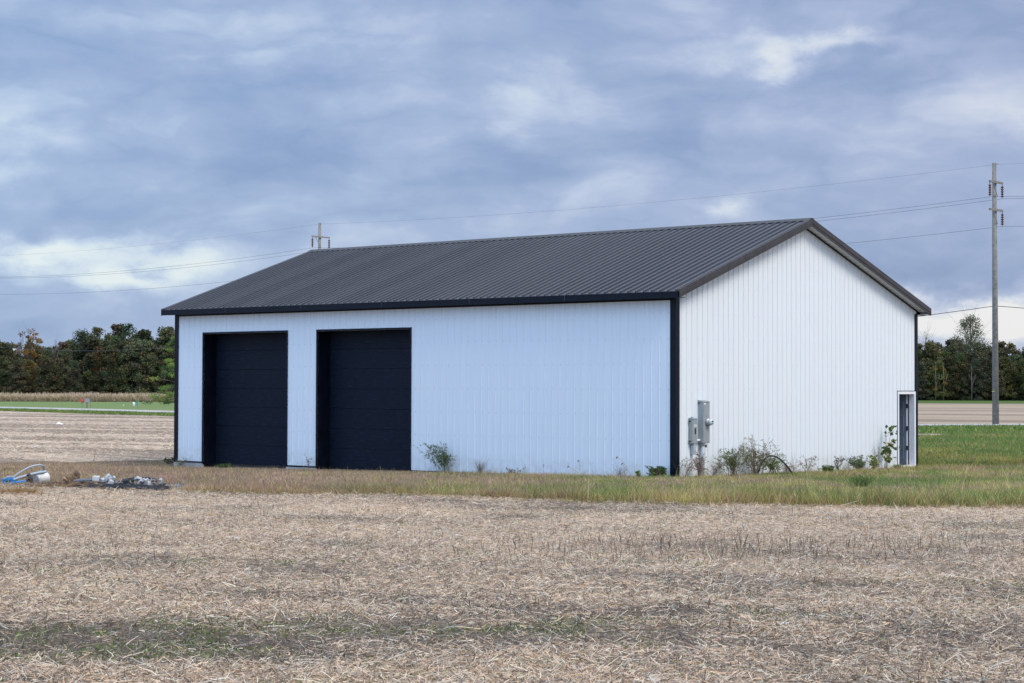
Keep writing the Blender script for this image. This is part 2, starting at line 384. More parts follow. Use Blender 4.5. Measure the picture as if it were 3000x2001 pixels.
def lying(N, lat, dep, Lr, Wr, colf, lift=.03, tilt=.25):
    x, y = to_xy(lat, dep); z = ground(x, y)
    a = rng.random(N)*2*np.pi; el = rng.normal(0, tilt, N)
    D = np.stack([np.cos(a)*np.cos(el), np.sin(a)*np.cos(el), np.abs(np.sin(el))], -1)
    L = rng.uniform(*Lr, N)*rng.choice([.6, 1, 1.3], N); wid = rng.uniform(*Wr, N)
    Wd = unit(np.cross(D, unit(rng.normal(0, 1, (N, 3))+np.array([0, 0, .8]))))
    Bn = np.stack([rng.normal(0, .42, N)*L, rng.normal(0, .42, N)*L, rng.normal(-.05, .14, N)*L], -1)
    P = np.stack([x, y, z+rng.random(N)**1.6*lift+.004], -1)
    V, Q = ribbons(P, D, L, Wd, Bn, wid, 2, .45)
    C = np.repeat(colf(N), 6, 0)
    return V, Q, C
def straw_col(dp):
    def f(N):
        base = np.array([[.46, .385, .31], [.54, .475, .40], [.35, .28, .21], [.19, .145, .105], [.58, .54, .48], [.42, .32, .21]])
        k = rng.choice(6, N, p=[.26, .22, .16, .16, .10, .10]); c = base[k]*rng.uniform(.8, 1.2, (N, 1))
        dk = np.array([[.20, .165, .135], [.28, .24, .20], [.10, .078, .060], [.44, .39, .33]])[rng.choice(4, N, p=[.35, .25, .25, .15])]*rng.uniform(.8, 1.2, (N, 1))
        s = (rng.random(N) < dp)[:, None]
        return np.minimum(np.where(s, dk, c*np.array([1.66, 1.52, 1.38])), .88)
    return f
def merge(parts):
    Vs, Qs, Cs = [], [], []; n = 0
    for V, Q, C in parts: Vs.append(V); Qs.append(Q+n); Cs.append(C); n += len(V)
    return np.concatenate(Vs), np.concatenate(Qs), np.concatenate(Cs)
parts = []
N = 520000
lat, dep = scatter(N, 12.3, 44, .30, 1.35)
dp = damp(lat, dep); keep = (rng.random(N) > dp*.74) & (dep < pad_front(lat)+np.where(lat/dep*FPX+1500 < 560, np.where((lat/dep*FPX+1500 > 185) & (lat/dep*FPX+1500 < 490), .0, 1.1), .25)); lat, dep, dp = lat[keep], dep[keep], dp[keep]; N = len(lat)
sc = (dep/15)**.5
nearw = 1-sstep(14, 22, dep)
parts.append(lying(N, lat, dep, (.03, .10), (.0028, .0085), straw_col(np.maximum(.12, dp*.95)), .045, .34))
N = 60000; lat, dep = scatter(N, 12.3, 23, .30, 1.5); dp = damp(lat, dep); k = (rng.random(N) < 1.15-sstep(15, 23, dep)) & (rng.random(N) > dp*.62); lat, dep, dp = lat[k], dep[k], dp[k]; N = len(lat)
parts.append(lying(N, lat, dep, (.035, .12), (.005, .0105), straw_col(np.maximum(.22, dp*.85)), .055, .30))
N = 5000                                            # longer stems
lat, dep = scatter(N, 12.3, 44, .30, 1.4); keep = dep < pad_front(lat); lat, dep = lat[keep], dep[keep]; N = len(lat)
parts.append(lying(N, lat, dep, (.12, .26), (.0035, .008), straw_col(damp(lat, dep)*.5), .05, .16))
V, Q, C = merge(parts)
tag(link('straw_litter', npmesh('straw_litter', V, Q, C), m_straw), 'pale chopped straw and stalk litter covering the field in front of the barn', 'straw', kind='stuff')
# upright stubble stalks in rows (rows run parallel to the road)
N = 34000
lat, dep = scatter(N, 12.3, 44, .30, 1.2)
x, y = to_xy(lat, dep); rd = np.array([.966, .26]); nd = np.array([-.26, .966])
s_ = x*rd[0]+y*rd[1]; t_ = x*nd[0]+y*nd[1]; t_ = np.round(t_/.38)*.38+rng.normal(0, .035, N); x = s_*rd[0]+t_*nd[0]; y = s_*rd[1]+t_*nd[1]
lat, dep = to_ld(x, y)
tall = np.clip(blob(lat, dep, 2.6, 24.5, 3.2, 1.3)*1.1+blob(lat, dep, 5.5, 25.0, 2, 1.)*.8, 0, 1)
keep = (dep < pad_front(lat)-.1) & (rng.random(N) < .42+.58*tall+.2*damp(lat, dep)); x, y, tall = x[keep], y[keep], tall[keep]; N = len(x)
D = unit(np.stack([rng.normal(0, .28, N), rng.normal(0, .28, N), np.ones(N)], -1)); L = rng.uniform(.03, .10, N)*(1+1.3*tall)
Wd = unit(np.cross(D, unit(rng.normal(0, 1, (N, 3)))))
P = np.stack([x, y, ground(x, y)], -1)
V, Q = ribbons(P, D, L, Wd, rng.normal(0, .01, (N, 3)), rng.uniform(.005, .011, N), 1, .1)
cb = np.array([[.20, .155, .115], [.30, .24, .19], [.14, .105, .075], [.38, .31, .25]])[rng.choice(4, N)]*rng.uniform(.8, 1.2, (N, 1))
tag(link('stubble', npmesh('stubble', V, Q, np.repeat(cb, 4, 0)), m_straw), 'short upright brown bean stubble in rows across the front field', 'stubble', kind='stuff')
# small green seedlings in the damp bands
N = 85000; lat, dep = scatter(N, 12.3, 33, .30, 1.5); k = rng.random(N) < 1.25*greenness(lat, dep); lat, dep = lat[k], dep[k]; N = len(lat)
x, y = to_xy(lat, dep); P = np.stack([x, y, ground(x, y)+.01], -1)
D = unit(np.stack([rng.normal(0, .7, N), rng.normal(0, .7, N), np.ones(N)], -1)); L = rng.uniform(.025, .06, N)
V, Q = ribbons(P, D, L, unit(rng.normal(0, 1, (N, 3))), D*0, rng.uniform(.008, .016, N), 1, .2)
c = np.array([[.12, .20, .04], [.18, .26, .06], [.09, .14, .035], [.22, .26, .07]])[rng.choice(4, N)]*rng.uniform(.8, 1.2, (N, 1))
tag(link('seedlings', npmesh('seedlings', V, Q, np.repeat(c, 4, 0)), m_blade), 'tiny green seedlings sprouting in the damp bands of the front field', 'seedlings', kind='stuff')
# litter on the field behind the grass pad, left of the barn and beyond
N = 24000; dep = rng.uniform(55, 165, N)**1.0; dep = 55+(dep-55)*rng.random(N)**.5; lat = -dep*rng.uniform(.14, .31, N)
keep = (dep > pad_back(lat)+.1) & (dep < verge_front(lat)) & (lat < -8.8); lat, dep = lat[keep], dep[keep]; N = len(lat)
V, Q, C = lying(N, lat, dep, (.07, .18), (.006, .016), straw_col(np.full(N, .22)), .04, .3)
tag(link('straw_litter', npmesh('straw_litter_rear', V, Q, C), m_straw), 'pale straw litter over the harvested field left of the barn', 'straw', kind='stuff')

# ------------------------------------------------------------------ rough grass round the barn
def blades(N, lat, dep, hf, colf, wr=(.004, .009), lean=.35, S=2, name='g'):
    x, y = to_xy(lat, dep)
    inside = (x > -17.9) & (x < .12) & (y > -.12) & (y < 12.35)
    pf = pad_front(lat); sp_ = (lat/dep*FPX+1500); inside |= (dep < pf+2.3) & (sp_ < 540) & ((rng.random(len(lat)) < .93) | ((sp_ > 190) & (sp_ < 482) & (dep < pf+1.6))) & (dep > pf-.6)
    x, y, lat, dep = x[~inside], y[~inside], lat[~inside], dep[~inside]; N = len(x)
    P = np.stack([x, y, ground(x, y)], -1); a = rng.random(N)*2*np.pi
    D = unit(np.stack([rng.normal(0, lean, N), rng.normal(0, lean, N), np.ones(N)], -1))
    L = hf(lat, dep, x, y)*rng.uniform(.45, 1.25, N)
    Bn = np.stack([np.cos(a), np.sin(a), -.35*np.ones(N)], -1)*(L*rng.uniform(.1, .6, N))[:, None]
    Wd = unit(np.stack([rng.normal(0, 1, N), rng.normal(0, 1, N), rng.normal(0, .2, N)], -1))
    V, Q = ribbons(P, D, L, Wd, Bn, rng.uniform(*wr, N), S, .75)
    return V, Q, np.repeat(colf(lat, dep, x, y), 2*(S+1), 0)
PAL = {'green': [(.10, .18, .035), (.16, .235, .06), (.06, .11, .028)], 'olive': [(.29, .27, .07), (.40, .36, .12), (.18, .17, .05)],
       'brown': [(.24, .150, .110), (.33, .215, .165), (.15, .09, .07), (.38, .27, .21)], 'gold': [(.40, .32, .14), (.33, .24, .09), (.48, .40, .22)], 'rust': [(.22, .12, .05), (.16, .085, .045)]}
def pick(key, N): a = np.array(PAL[key])*1.25; return a[rng.choice(len(a), N)]*rng.uniform(.75, 1.25, (N, 1))
def pad_front_dist(lat, dep): return dep-pad_front(lat)
def pad_col(lat, dep, x, y):
    N = len(lat); fr = pad_front_dist(lat, dep)
    n1 = fbm(x, y, 1.6, 31); n2 = fbm(x, y, .6, 37); right = sstep(-5, 6, lat)
    g = np.clip(.04+.62*right*(1-sstep(1.8, 5.2, fr))+(n1-.5)*3.2*(.18+1.1*right)+.12*sstep(4, 9, lat), .02, .9)
    ol = np.clip(.10+.48*right+(n2-.5)*2.4*(.35+.65*right), .04, .9)
    r = rng.random(N); key = np.where(r < g, 0, np.where(r < g+(1-g)*ol, 1, 2))
    key = np.where((fr < .35) & (rng.random(N) < .55), np.where(rng.random(N) < .55, 3, 4), key)
    key = np.where((rng.random(N) < .05), 3, key)
    c = np.zeros((N, 3))
    for i, k in enumerate(('green', 'olive', 'brown', 'gold', 'rust')):
        m_ = key == i; c[m_] = pick(k, m_.sum())
    return c*(.80+.80*fbm(x, y, .45, 91))[:, None]*(.8+.5*fbm(x, y, 2.5, 93))[:, None]
def pad_h(lat, dep, x, y):
    fr = pad_front_dist(lat, dep); n = fbm(x, y, .7, 41); right = sstep(-6, 4, lat)
    tl = 1+1.3*(rng.random(len(lat)) < .04); wl = 1-.55*(1-sstep(-10, -6, x))*(y > -1.2)*(y < 0)
    return (.04+.08*n+(.07+.15*right)*(1-sstep(1.2, 4.2, fr))*(.5+n)+.07*sstep(6, 12, lat)*n)*tl*wl
def in_pad(N, lr=(-16.5, 17), bias=1.5):
    lat = rng.uniform(*lr, N); t = rng.random(N)**bias; f = pad_front(lat); b = np.minimum(pad_back(lat), 58)
    dep = f+(b-f)*t
    k = np.abs(lat) < .31*dep; lat, dep = lat[k], dep[k]
    x, y = to_xy(lat, dep); hid = (y > 1) & (x < -.5) & (x > -17.4)
    return lat[~hid], dep[~hid]
lat, dep = in_pad(440000)
edge = rng.random(len(lat)) < .97
V1 = blades(len(lat), lat, dep-np.where(fbm(lat, dep*0, .5, 3) > .5, .15, 0), pad_h, pad_col, (.004, .010))
# ragged seam of tufts along the field edge
lat = rng.uniform(-15, 13, 16000); dep = pad_front(lat)+rng.normal(0, .16, len(lat))-.1*fbm(lat, lat*0, .4, 8)
def seam_col(lat, dep, x, y):
    N = len(lat); r = rng.random(N); c = pick('gold', N); m_ = r < .35; c[m_] = pick('brown', m_.sum()); m_ = (r > .35) & (r < .6); c[m_] = pick('olive', m_.sum()); m_ = r > .92; c[m_] = pick('green', m_.sum()); return c
V2 = blades(len(lat), lat, dep, lambda a, b, x, y: .06+.10*fbm(x, y, .5, 77), seam_col, (.006, .012), .6)
V, Q, C = merge([V1, V2])
tag(link('rough_grass', npmesh('rough_grass', V, Q, C), m_blade), 'rough mixed green and dried brown grass growing round the barn', 'grass', kind='stuff')
# meadow to the right rear, plus verge tufts
N = 90000; dep = 54+(92-54)*rng.random(N)**1.5; lat = dep*rng.uniform(.18, .31, N); k = dep < meadow_back(lat); lat, dep = lat[k], dep[k]
def mead_col(lat, dep, x, y):
    N = len(lat); n = fbm(x, y, 2.2, 51); r = rng.random(N); g = np.clip(.30+(n-.45)*2.6+.35*sstep(66, 76, dep)-.3*(1-sstep(55, 58, dep)), .03, .9)
    c = pick('olive', N); m_ = r < g; c[m_] = pick('green', m_.sum())*1.15; m_ = (r > .88); c[m_] = pick('brown', m_.sum()); return c
V, Q, C = blades(len(lat), lat, dep, lambda a, b, x, y: .10+.16*fbm(x, y, 1.1, 61), mead_col, (.012, .025))
tag(link('meadow_grass', npmesh('meadow_grass', V, Q, C), m_blade), 'green meadow grass behind the right end of the barn', 'grass', kind='stuff')
N = 50000; lat = rng.uniform(-60, 45, N); vf = verge_front(lat); rf = road_front(lat); dep = vf+(rf-vf)*rng.random(N)*.94
k = (np.abs(lat) < .32*dep) & (np.abs(lat/dep) > .14); lat, dep = lat[k], dep[k]
V, Q, C = blades(len(lat), lat, dep, lambda a, b, x, y: .08+.14*fbm(x, y, 1.5, 71), lambda a, b, x, y: np.where((rng.random(len(a)) < .8)[:, None], pick('green', len(a)), pick('olive', len(a))), (.03, .06), S=1)
tag(link('verge_grass', npmesh('verge_grass', V, Q, C), m_blade), 'green verge grass along the near side of the road', 'grass', kind='stuff')
# standing dry corn before the wood
N = 60000; lat = rng.uniform(-125, -60, N); dep = 352+rng.random(N)**1.7*14; x, y = to_xy(lat, dep)
z = ground(x, y); H = (1.25+.75*fbm(x, y, 4, 81))*rng.uniform(.55, 1.2, N)
t = rng.random(N)*.45
P = np.stack([x, y, z+t*H], -1); D = unit(np.stack([rng.normal(0, .3, N), rng.normal(0, .3, N), np.ones(N)], -1))
V, Q = ribbons(P, D, H*.6, unit(rng.normal(0, 1, (N, 3))*[1, 1, .1]), np.stack([rng.normal(0, .2, N), rng.normal(0, .2, N), -.1*np.ones(N)], -1), rng.uniform(.05, .12, N), 2, .6)
c = np.array([[.46, .36, .25], [.52, .42, .32], [.36, .28, .16], [.28, .20, .14], [.30, .28, .12]])[rng.choice(5, N, p=[.3, .25, .2, .15, .1])]*1.3*rng.uniform(.8, 1.2, (N, 1))
tag(link('corn', npmesh('corn', V, Q, np.repeat(c, 6, 0)), m_straw), 'dry tan standing corn along the far edge of the lawn', 'corn', kind='stuff')

# ------------------------------------------------------------------ barn
BL, BW, BH = 17.73, 12.19, 4.25                 # length, width, wall height
OG, OE, ZE, ZR, YR = .2865, .29, 4.447, 6.532, 5.81
SA = (ZR-ZE)/(YR+OE); SB = (ZR-ZE)/(BW+OE-YR)
def roof_z(y): return ZR-(YR-y)*SA if y < YR else ZR-(y-YR)*SB
def wall_mat():
    m = bpy.data.materials.new('white_steel'); m.use_nodes = True; t = NT(m.node_tree); b = t.n['Principled BSDF']
    pos = t.new('ShaderNodeNewGeometry').outputs['Position']
    st = t.v('MULTIPLY', pos, (9, 9, .35)); streak = t.noise(st, 1.6, 5, .6)
    sp = t.new('ShaderNodeSeparateXYZ'); t.inp(sp.inputs[0], pos)
    c = t.mix(t.mapr(streak, .35, .75), (.725, .78, .795), (.69, .74, .76))
    # dirt washed down from the eaves and splashed up from the soil
    yy = sp.outputs[1]; rz = t.m('MINIMUM', t.m('MULTIPLY_ADD', yy, SA, ZR-YR*SA), t.m('MULTIPLY_ADD', yy, -SB, ZR+YR*SB))
    d = t.m('SUBTRACT', rz, sp.outputs[2])
    top = t.m('MULTIPLY', t.mapr(d, .1, .75, 1, 0), t.mapr(t.noise(t.v('MULTIPLY', pos, (7, 7, .25)), 2, 4, .6), .48, .72))
    c = t.mix(t.m('MULTIPLY', top, .55), c, (.36, .35, .32))
    xs = t.m('ADD', sp.outputs[0], sp.outputs[1]); fr = t.m('ABSOLUTE', t.m('SUBTRACT', t.m('FRACT', t.m('ADD', t.m('DIVIDE', xs, .2286), .37)), .5))
    ln = t.m('MULTIPLY', t.mapr(fr, .0, .055, 1, 0), t.mapr(d, .12, .55, 1, 0))
    ln = t.m('MULTIPLY', ln, t.mapr(t.noise(t.v('MULTIPLY', pos, (3, 3, .3)), 2.2, 2, .5), .3, .6))
    c = t.mix(t.m('MULTIPLY', ln, .8), c, (.22, .22, .20))
    low = t.m('MULTIPLY', t.mapr(sp.outputs[2], 0, .55, 1, 0), t.mapr(t.noise(pos, 5, 5, .65), .4, .75))
    c = t.mix(t.m('MULTIPLY', low, .7), c, (.40, .35, .29))
    t.inp(b.inputs['Base Color'], c); t.inp(b.inputs['Roughness'], t.mapr(streak, .3, .7, .38, .55)); b.inputs['Specular IOR Level'].default_value = .4
    bn = t.new('ShaderNodeBump'); bn.inputs['Strength'].default_value = .25; bn.inputs['Distance'].default_value = .03
    t.inp(bn.inputs['Height'], t.noise(t.v('MULTIPLY', pos, (1, 1, .5)), 1.5, 3, .5)); t.l.new(bn.outputs[0], b.inputs['Normal'])
    return m
m_wall = wall_mat()
def roof_mat():
    m = bpy.data.materials.new('charcoal_roof_steel'); m.use_nodes = True; t = NT(m.node_tree); b = t.n['Principled BSDF']
    pos = t.new('ShaderNodeNewGeometry').outputs['Position']; sp = t.new('ShaderNodeSeparateXYZ'); t.inp(sp.inputs[0], pos)
    pid = t.m('FLOOR', t.m('DIVIDE', sp.outputs[0], .9144))
    wn = t.new('ShaderNodeTexWhiteNoise', noise_dimensions='1D'); t.inp(wn.inputs['W'], pid)
    k = t.m('ADD', t.m('MULTIPLY', wn.outputs['Value'], .40), t.m('MULTIPLY', t.noise(t.v('MULTIPLY', pos, (6, .4, .4)), 1.2, 4, .6), .5))
    c = t.mix(k, (.024, .028, .036), (.056, .061, .072))
    t.inp(b.inputs['Base Color'], c); t.inp(b.inputs['Roughness'], t.mapr(k, 0, 1, .30, .42)); b.inputs['Specular IOR Level'].default_value = .75
    bn = t.new('ShaderNodeBump'); bn.inputs['Strength'].default_value = .3; bn.inputs['Distance'].default_value = .02
    t.inp(bn.inputs['Height'], t.noise(pos, 2.5, 3, .5)); t.l.new(bn.outputs[0], b.inputs['Normal'])
    return m
m_roof = roof_mat()
m_trim = mat('black_trim', (.0035, .006, .013), .42, spec=.17, noise=.35, nscale=3)
m_trim2 = mat('charcoal_trim', (.045, .043, .045), .42, spec=.3, noise=.3, nscale=4)
m_door = mat('black_door', (.012, .015, .026), .6, spec=.15)
t_ = NT(m_door.node_tree); b_ = t_.n['Principled BSDF']; p_ = t_.new('ShaderNodeNewGeometry').outputs['Position']
g1 = t_.noise(t_.v('MULTIPLY', p_, (2.2, 2.2, 16)), 2.0, 5, .65)
t_.inp(b_.inputs['Base Color'], t_.mix(t_.mapr(g1, .5, .72), (.0045, .0080, .016), (.015, .024, .042)))
bn_ = t_.new('ShaderNodeBump'); bn_.inputs['Strength'].default_value = .5; bn_.inputs['Distance'].default_value = .008
t_.inp(bn_.inputs['Height'], g1); t_.l.new(bn_.outputs[0], b_.inputs['Normal'])
m_soffit = mat('soffit_white', (.62, .64, .64), .5)
m_conc = mat('concrete', (.36, .35, .33), .9, noise=.25, nscale=6, bump=.4)
m_white = mat('white_paint', (.78, .79, .80), .45, noise=.06, nscale=5)
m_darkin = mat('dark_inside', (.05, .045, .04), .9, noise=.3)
m_greydoor = mat('grey_door', (.20, .245, .31), .5, noise=.08, nscale=3)
m_hinge = mat('dark_metal', (.03, .025, .022), .5, metal=.3)

PITCHR = .2286
def rib_profile(s0, s1, h=.012, breaks=(), minor=.0025):
    pts = []; n0 = math.floor(s0/PITCHR)-1; n1 = math.ceil(s1/PITCHR)+1
    for k in range(n0, n1+1):
        c = k*PITCHR
        e_, f_ = (.016, .007) if h < .015 else (.020, .013); pts += [(c-e_, 0), (c-f_, h), (c+f_, h), (c+e_, 0)]
        for q in (.085, .143): pts += [(c+q-.010, 0), (c+q, minor), (c+q+.010, 0)]
    pts.sort(); S = np.array([p[0] for p in pts]); O = np.array([p[1] for p in pts])
    s = sorted(set([s0, s1]+[b for b in breaks]+[p for p in S if s0 < p < s1]))
    return [(q, float(np.interp(q, S, O))) for q in s]
def wall(name, fn, s0, s1, top, bottom=0., openings=(), parent=None, extra=(), h=.019):
    """fn(s, off, z) -> point.  One corrugated sheet wall, cut round its openings."""
    br = [b for o in openings for b in (o[0], o[1])]+list(extra)
    pr = rib_profile(s0, s1, h=h, breaks=br, minor=.003 if h > .015 else .0015); mb = MB()
    for (a, oa), (b, ob) in zip(pr[:-1], pr[1:]):
        mid = (a+b)/2; z0 = bottom
        for o in openings:
            if o[0] < mid < o[1]: z0 = o[2]
        mb.poly([fn(a, oa, z0), fn(b, ob, z0), fn(b, ob, top(b)), fn(a, oa, top(a))])
        mb.poly([fn(b, -.03, z0), fn(a, -.03, z0), fn(a, -.03, top(a)), fn(b, -.03, top(b))])
        if z0 > bottom or True: mb.poly([fn(a, -.03, z0), fn(b, -.03, z0), fn(b, ob, z0), fn(a, oa, z0)])
    for o in openings:
        for s in o[:2]: mb.poly([fn(s, -.03, bottom), fn(s, 0, bottom), fn(s, 0, o[2]), fn(s, -.03, o[2])])
    return mb.build(name, m_wall, parent)

barn = empty('barn', (0, 0, 0))
tag(barn, 'large white ribbed steel barn with charcoal roof and two black overhead doors', 'barn')
D1 = (-16.482, -13.036); D2 = (-11.809, -8.385); DH = 3.708
dl = on_gable(2627.4, 1146.5); dr = on_gable(2681.5, 1147.5)
GD0, GD1, GDH = dl[1], min(dr[1], BW-.13), (dl[2]+dr[2])/2
wall('front_wall', lambda s, o, z: (s, -o, z), -BL+.02, -.02, lambda s: ZE-.13, 0, [(*D1, DH), (*D2, DH)], barn, h=.008)
wall('gable_wall', lambda s, o, z: (o, s, z), .02, BW-.02, lambda y: roof_z(y)-.075, 0, [(GD0, GD1, GDH)], barn, extra=[YR])
wall('rear_wall', lambda s, o, z: (s, BW+o, z), -BL+.02, -.02, lambda s: ZE-.13, 0, (), barn)
wall('far_gable_wall', lambda s, o, z: (-BL-o, s, z), .02, BW-.02, lambda y: roof_z(y)-.075, 0, (), barn, extra=[YR])
# screws in rows
mb = MB()
for zz in (.35, .95, 1.55, 2.15, 2.75, 3.35, 3.95):
    for k in range(1, 53):
        yy = k*PITCHR+.035
        if GD0-.1 < yy < GD1+.1 and zz < GDH+.1: continue
        mb.box((.003, yy-.007, zz-.007), (.009, yy+.007, zz+.007))
    for k in range(-77, 0):
        xx = k*PITCHR+.035
        if any(a-.1 < xx < b+.1 for a, b in (D1, D2)) and zz < DH+.1: continue
        mb.box((xx-.007, -.009, zz-.007), (xx+.007, -.003, zz+.007))
for zz in (4.6, 5.2, 5.8):
    for k in range(1, 53):
        yy = k*PITCHR+.035
        if roof_z(yy)-.2 > zz: mb.box((.003, yy-.007, zz-.007), (.009, yy+.007, zz+.007))
o = mb.build('screw', mat('screw_paint', (.45, .46, .47), .4, metal=.2), barn); tag(o, kind='stuff')
# concrete slab and footings under the wall ends
MB().box((-BL+.06, .56, -.5), (-.06, BW-.06, -.06)).build('floor_slab', m_conc, barn)
MB().box((-BL-.02, -.03, -.6), (D1[0]-.02, .05, -.035)).build('footing', m_conc, barn)
MB().box((D1[1]+.02, -.03, -.6), (D2[0]-.02, .05, -.035)).build('footing', m_conc, barn)
# base trim
for a, b in ((-BL, D1[0]), (D1[1], D2[0]), (D2[1], 0)):
    MB().box((a, -.024, -.032), (b, -.003, .012)).build('base_trim', m_trim, barn)
MB().box((.003, .02, -.032), (.024, GD0-.05, .012)).build('base_trim', m_white, barn)
# corner trims : L profiles with two legs
def corner(x, y, sx, sy, zt):
    mb = MB(); w = .14; t = .026
    prof = [(0, 0, 0), (-sx*w, 0, 0), (-sx*w, -sy*-t*0, 0)]
    a = [(x+sx*t, y+sy*t), (x+sx*t, y-sy*w), (x+sx*.002, y-sy*w), (x+sx*.002, y+sy*.002), (x-sx*w, y+sy*.002), (x-sx*w, y+sy*t)]
    pr = [(p[0], p[1], -.04) for p in a]
    mb.prism(pr, (0, 0, 0), (0, 0, zt+.04)); return mb.build('corner_trim', m_trim, barn, bevel=.004)
corner(0, 0, 1, -1, ZE-.14); corner(-BL, 0, -1, -1, ZE-.14); corner(0, BW, 1, 1, ZE-.14); corner(-BL, BW, -1, 1, ZE-.14)
# roof sheets
def roof_half(name, side):
    pr = rib_profile(-BL-OG, OG, h=.036); mb = MB()
    y0 = -OE-.03 if side < 0 else BW+OE+.03; sl = SA if side < 0 else SB; nz = 1/math.sqrt(1+sl*sl); ny = sl*nz*(-1 if side < 0 else 1)
    nseg = 6; ys = [y0+(YR-y0)*i/nseg for i in range(nseg+1)]
    zf = lambda y: ZR-abs(YR-y)*sl
    for (a, oa), (b, ob) in zip(pr[:-1], pr[1:]):
        for ya, yb in zip(ys[:-1], ys[1:]):
            q = [(a, ya+ny*oa, zf(ya)+nz*oa), (b, ya+ny*ob, zf(ya)+nz*ob), (b, yb+(0 if yb == YR else ny*ob), zf(yb)+nz*ob), (a, yb+(0 if yb == YR else ny*oa), zf(yb)+nz*oa)]
            mb.poly(q if side < 0 else q[::-1])
        q = [(a, y0, zf(y0)-.012), (b, y0, zf(y0)-.012), (b, y0+ny*ob, zf(y0)+nz*ob), (a, y0+ny*oa, zf(y0)+nz*oa)]
        mb.poly(q)
    mb.poly([(-BL-OG, y0, zf(y0)-.012), (OG, y0, zf(y0)-.012), (OG, YR, ZR-.012), (-BL-OG, YR, ZR-.012)])
    return mb.build(name, m_roof, barn)
roof_half('roof_sheet', -1); roof_half('roof_sheet', 1)
# ridge cap (folded, with closed ends)
mb = MB(); w = .17; prof = [(0, YR-w, ZR-w*SA+.026), (0, YR, ZR+.05), (0, YR+w, ZR-w*SB+.026), (0, YR+w, ZR-w*SB+.018), (0, YR, ZR+.038), (0, YR-w, ZR-w*SA+.018)]
mb.prism(prof, (-BL-OG-.015, 0, 0), (OG+.015, 0, 0)); mb.build('ridge_cap', m_trim2, barn)
# front and rear fascia, with a small lip
MB().box((-BL-OG-.02, -OE-.02, ZE-.172), (OG+.022, -OE+.005, ZE-.018)).box((-BL-OG-.02, -OE-.028, ZE-.172), (OG+.022, -OE-.0205, ZE-.150)).build('fascia', m_trim, barn, bevel=.004)
MB().box((-BL-OG-.02, BW+OE-.005, ZE-.172), (OG+.022, BW+OE+.02, ZE-.018)).build('fascia', m_trim, barn, bevel=.004)
# fascia joints
for k in range(1, 6):
    xx = -k*3.05; MB().box((xx, -OE-.0235, ZE-.149), (xx+.02, -OE-.0205, ZE-.022)).build('fascia_joint', m_trim2, barn)
MB().box((-BL+.14, -.034, ZE-.205), (-.14, -.0105, ZE-.1605)).build('wall_top_gap_strip', m_trim, barn)  # black strip standing in for the dark gap under the fascia
# eave soffits and ribbed gable soffits
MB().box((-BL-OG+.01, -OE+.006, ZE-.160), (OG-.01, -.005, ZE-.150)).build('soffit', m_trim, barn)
MB().box((-BL-OG+.01, BW+.03, ZE-.160), (OG-.01, BW+OE-.006, ZE-.150)).build('soffit', m_soffit, barn)
def gable_soffit(x0, x1):
    mb = MB()
    for ya, yb in ((-OE+.03, YR), (YR, BW+OE-.03)):
        n = int(abs(yb-ya)/PITCHR)
        for k in range(n):
            a = ya+(yb-ya)*k/n; b = ya+(yb-ya)*(k+1)/n; c = a+(b-a)*.16; d = a+(b-a)*.24
            for (p, q, op, oq) in ((a, c, .0, 0), (c, d, 0, .022), (d, b-.02, .022, .022), (b-.02, b, .022, 0)):
                mb.poly([(x0, p, roof_z(p)-.15+op), (x1, p, roof_z(p)-.15+op), (x1, q, roof_z(q)-.15+oq), (x0, q, roof_z(q)-.15+oq)])
    return mb.build('soffit', m_soffit, barn)
gable_soffit(.004, OG-.002); gable_soffit(-BL-OG+.002, -BL-.004)
# black moulding strip where gable wall meets soffit
for ya, yb in ((.0, YR), (YR, BW)):
    MB().prism([(.024, 0, roof_z(ya)-.155), (.052, 0, roof_z(ya)-.155), (.052, 0, roof_z(ya)-.185), (.024, 0, roof_z(ya)-.185)], (0, ya, 0), (0, yb, roof_z(yb)-roof_z(ya))).build('wall_moulding', m_trim, barn)
# rake trims, stepped profile
def rake(xo, sgn, ya, yb):
    f = lambda dx, dz: (xo+sgn*dx, 0, dz)
    prof = [f(-.11, .024), f(.022, .024), f(.022, -.105), f(.008, -.110), f(.008, -.175), f(-.012, -.175), f(-.012, .012), f(-.11, .012)]
    if sgn < 0: prof = prof[::-1]
    o = MB().prism(prof, (0, ya, roof_z(ya)), (0, yb, roof_z(yb))).build('rake_trim', m_trim2, barn); return o
for xo, sg in ((OG, 1), (-BL-OG, -1)):
    rake(xo, sg, -OE-.02, YR); rake(xo, sg, YR, BW+OE+.02)
mb = MB()
for yy in (2.55,):
    mb.prism([(OG+.0225, 0, .026), (OG+.026, 0, .026), (OG+.026, 0, -.108), (OG+.0225, 0, -.108)], (0, yy, roof_z(yy)), (0, yy+.02, roof_z(yy+.02)))
mb.build('rake_joint', m_hinge, barn)
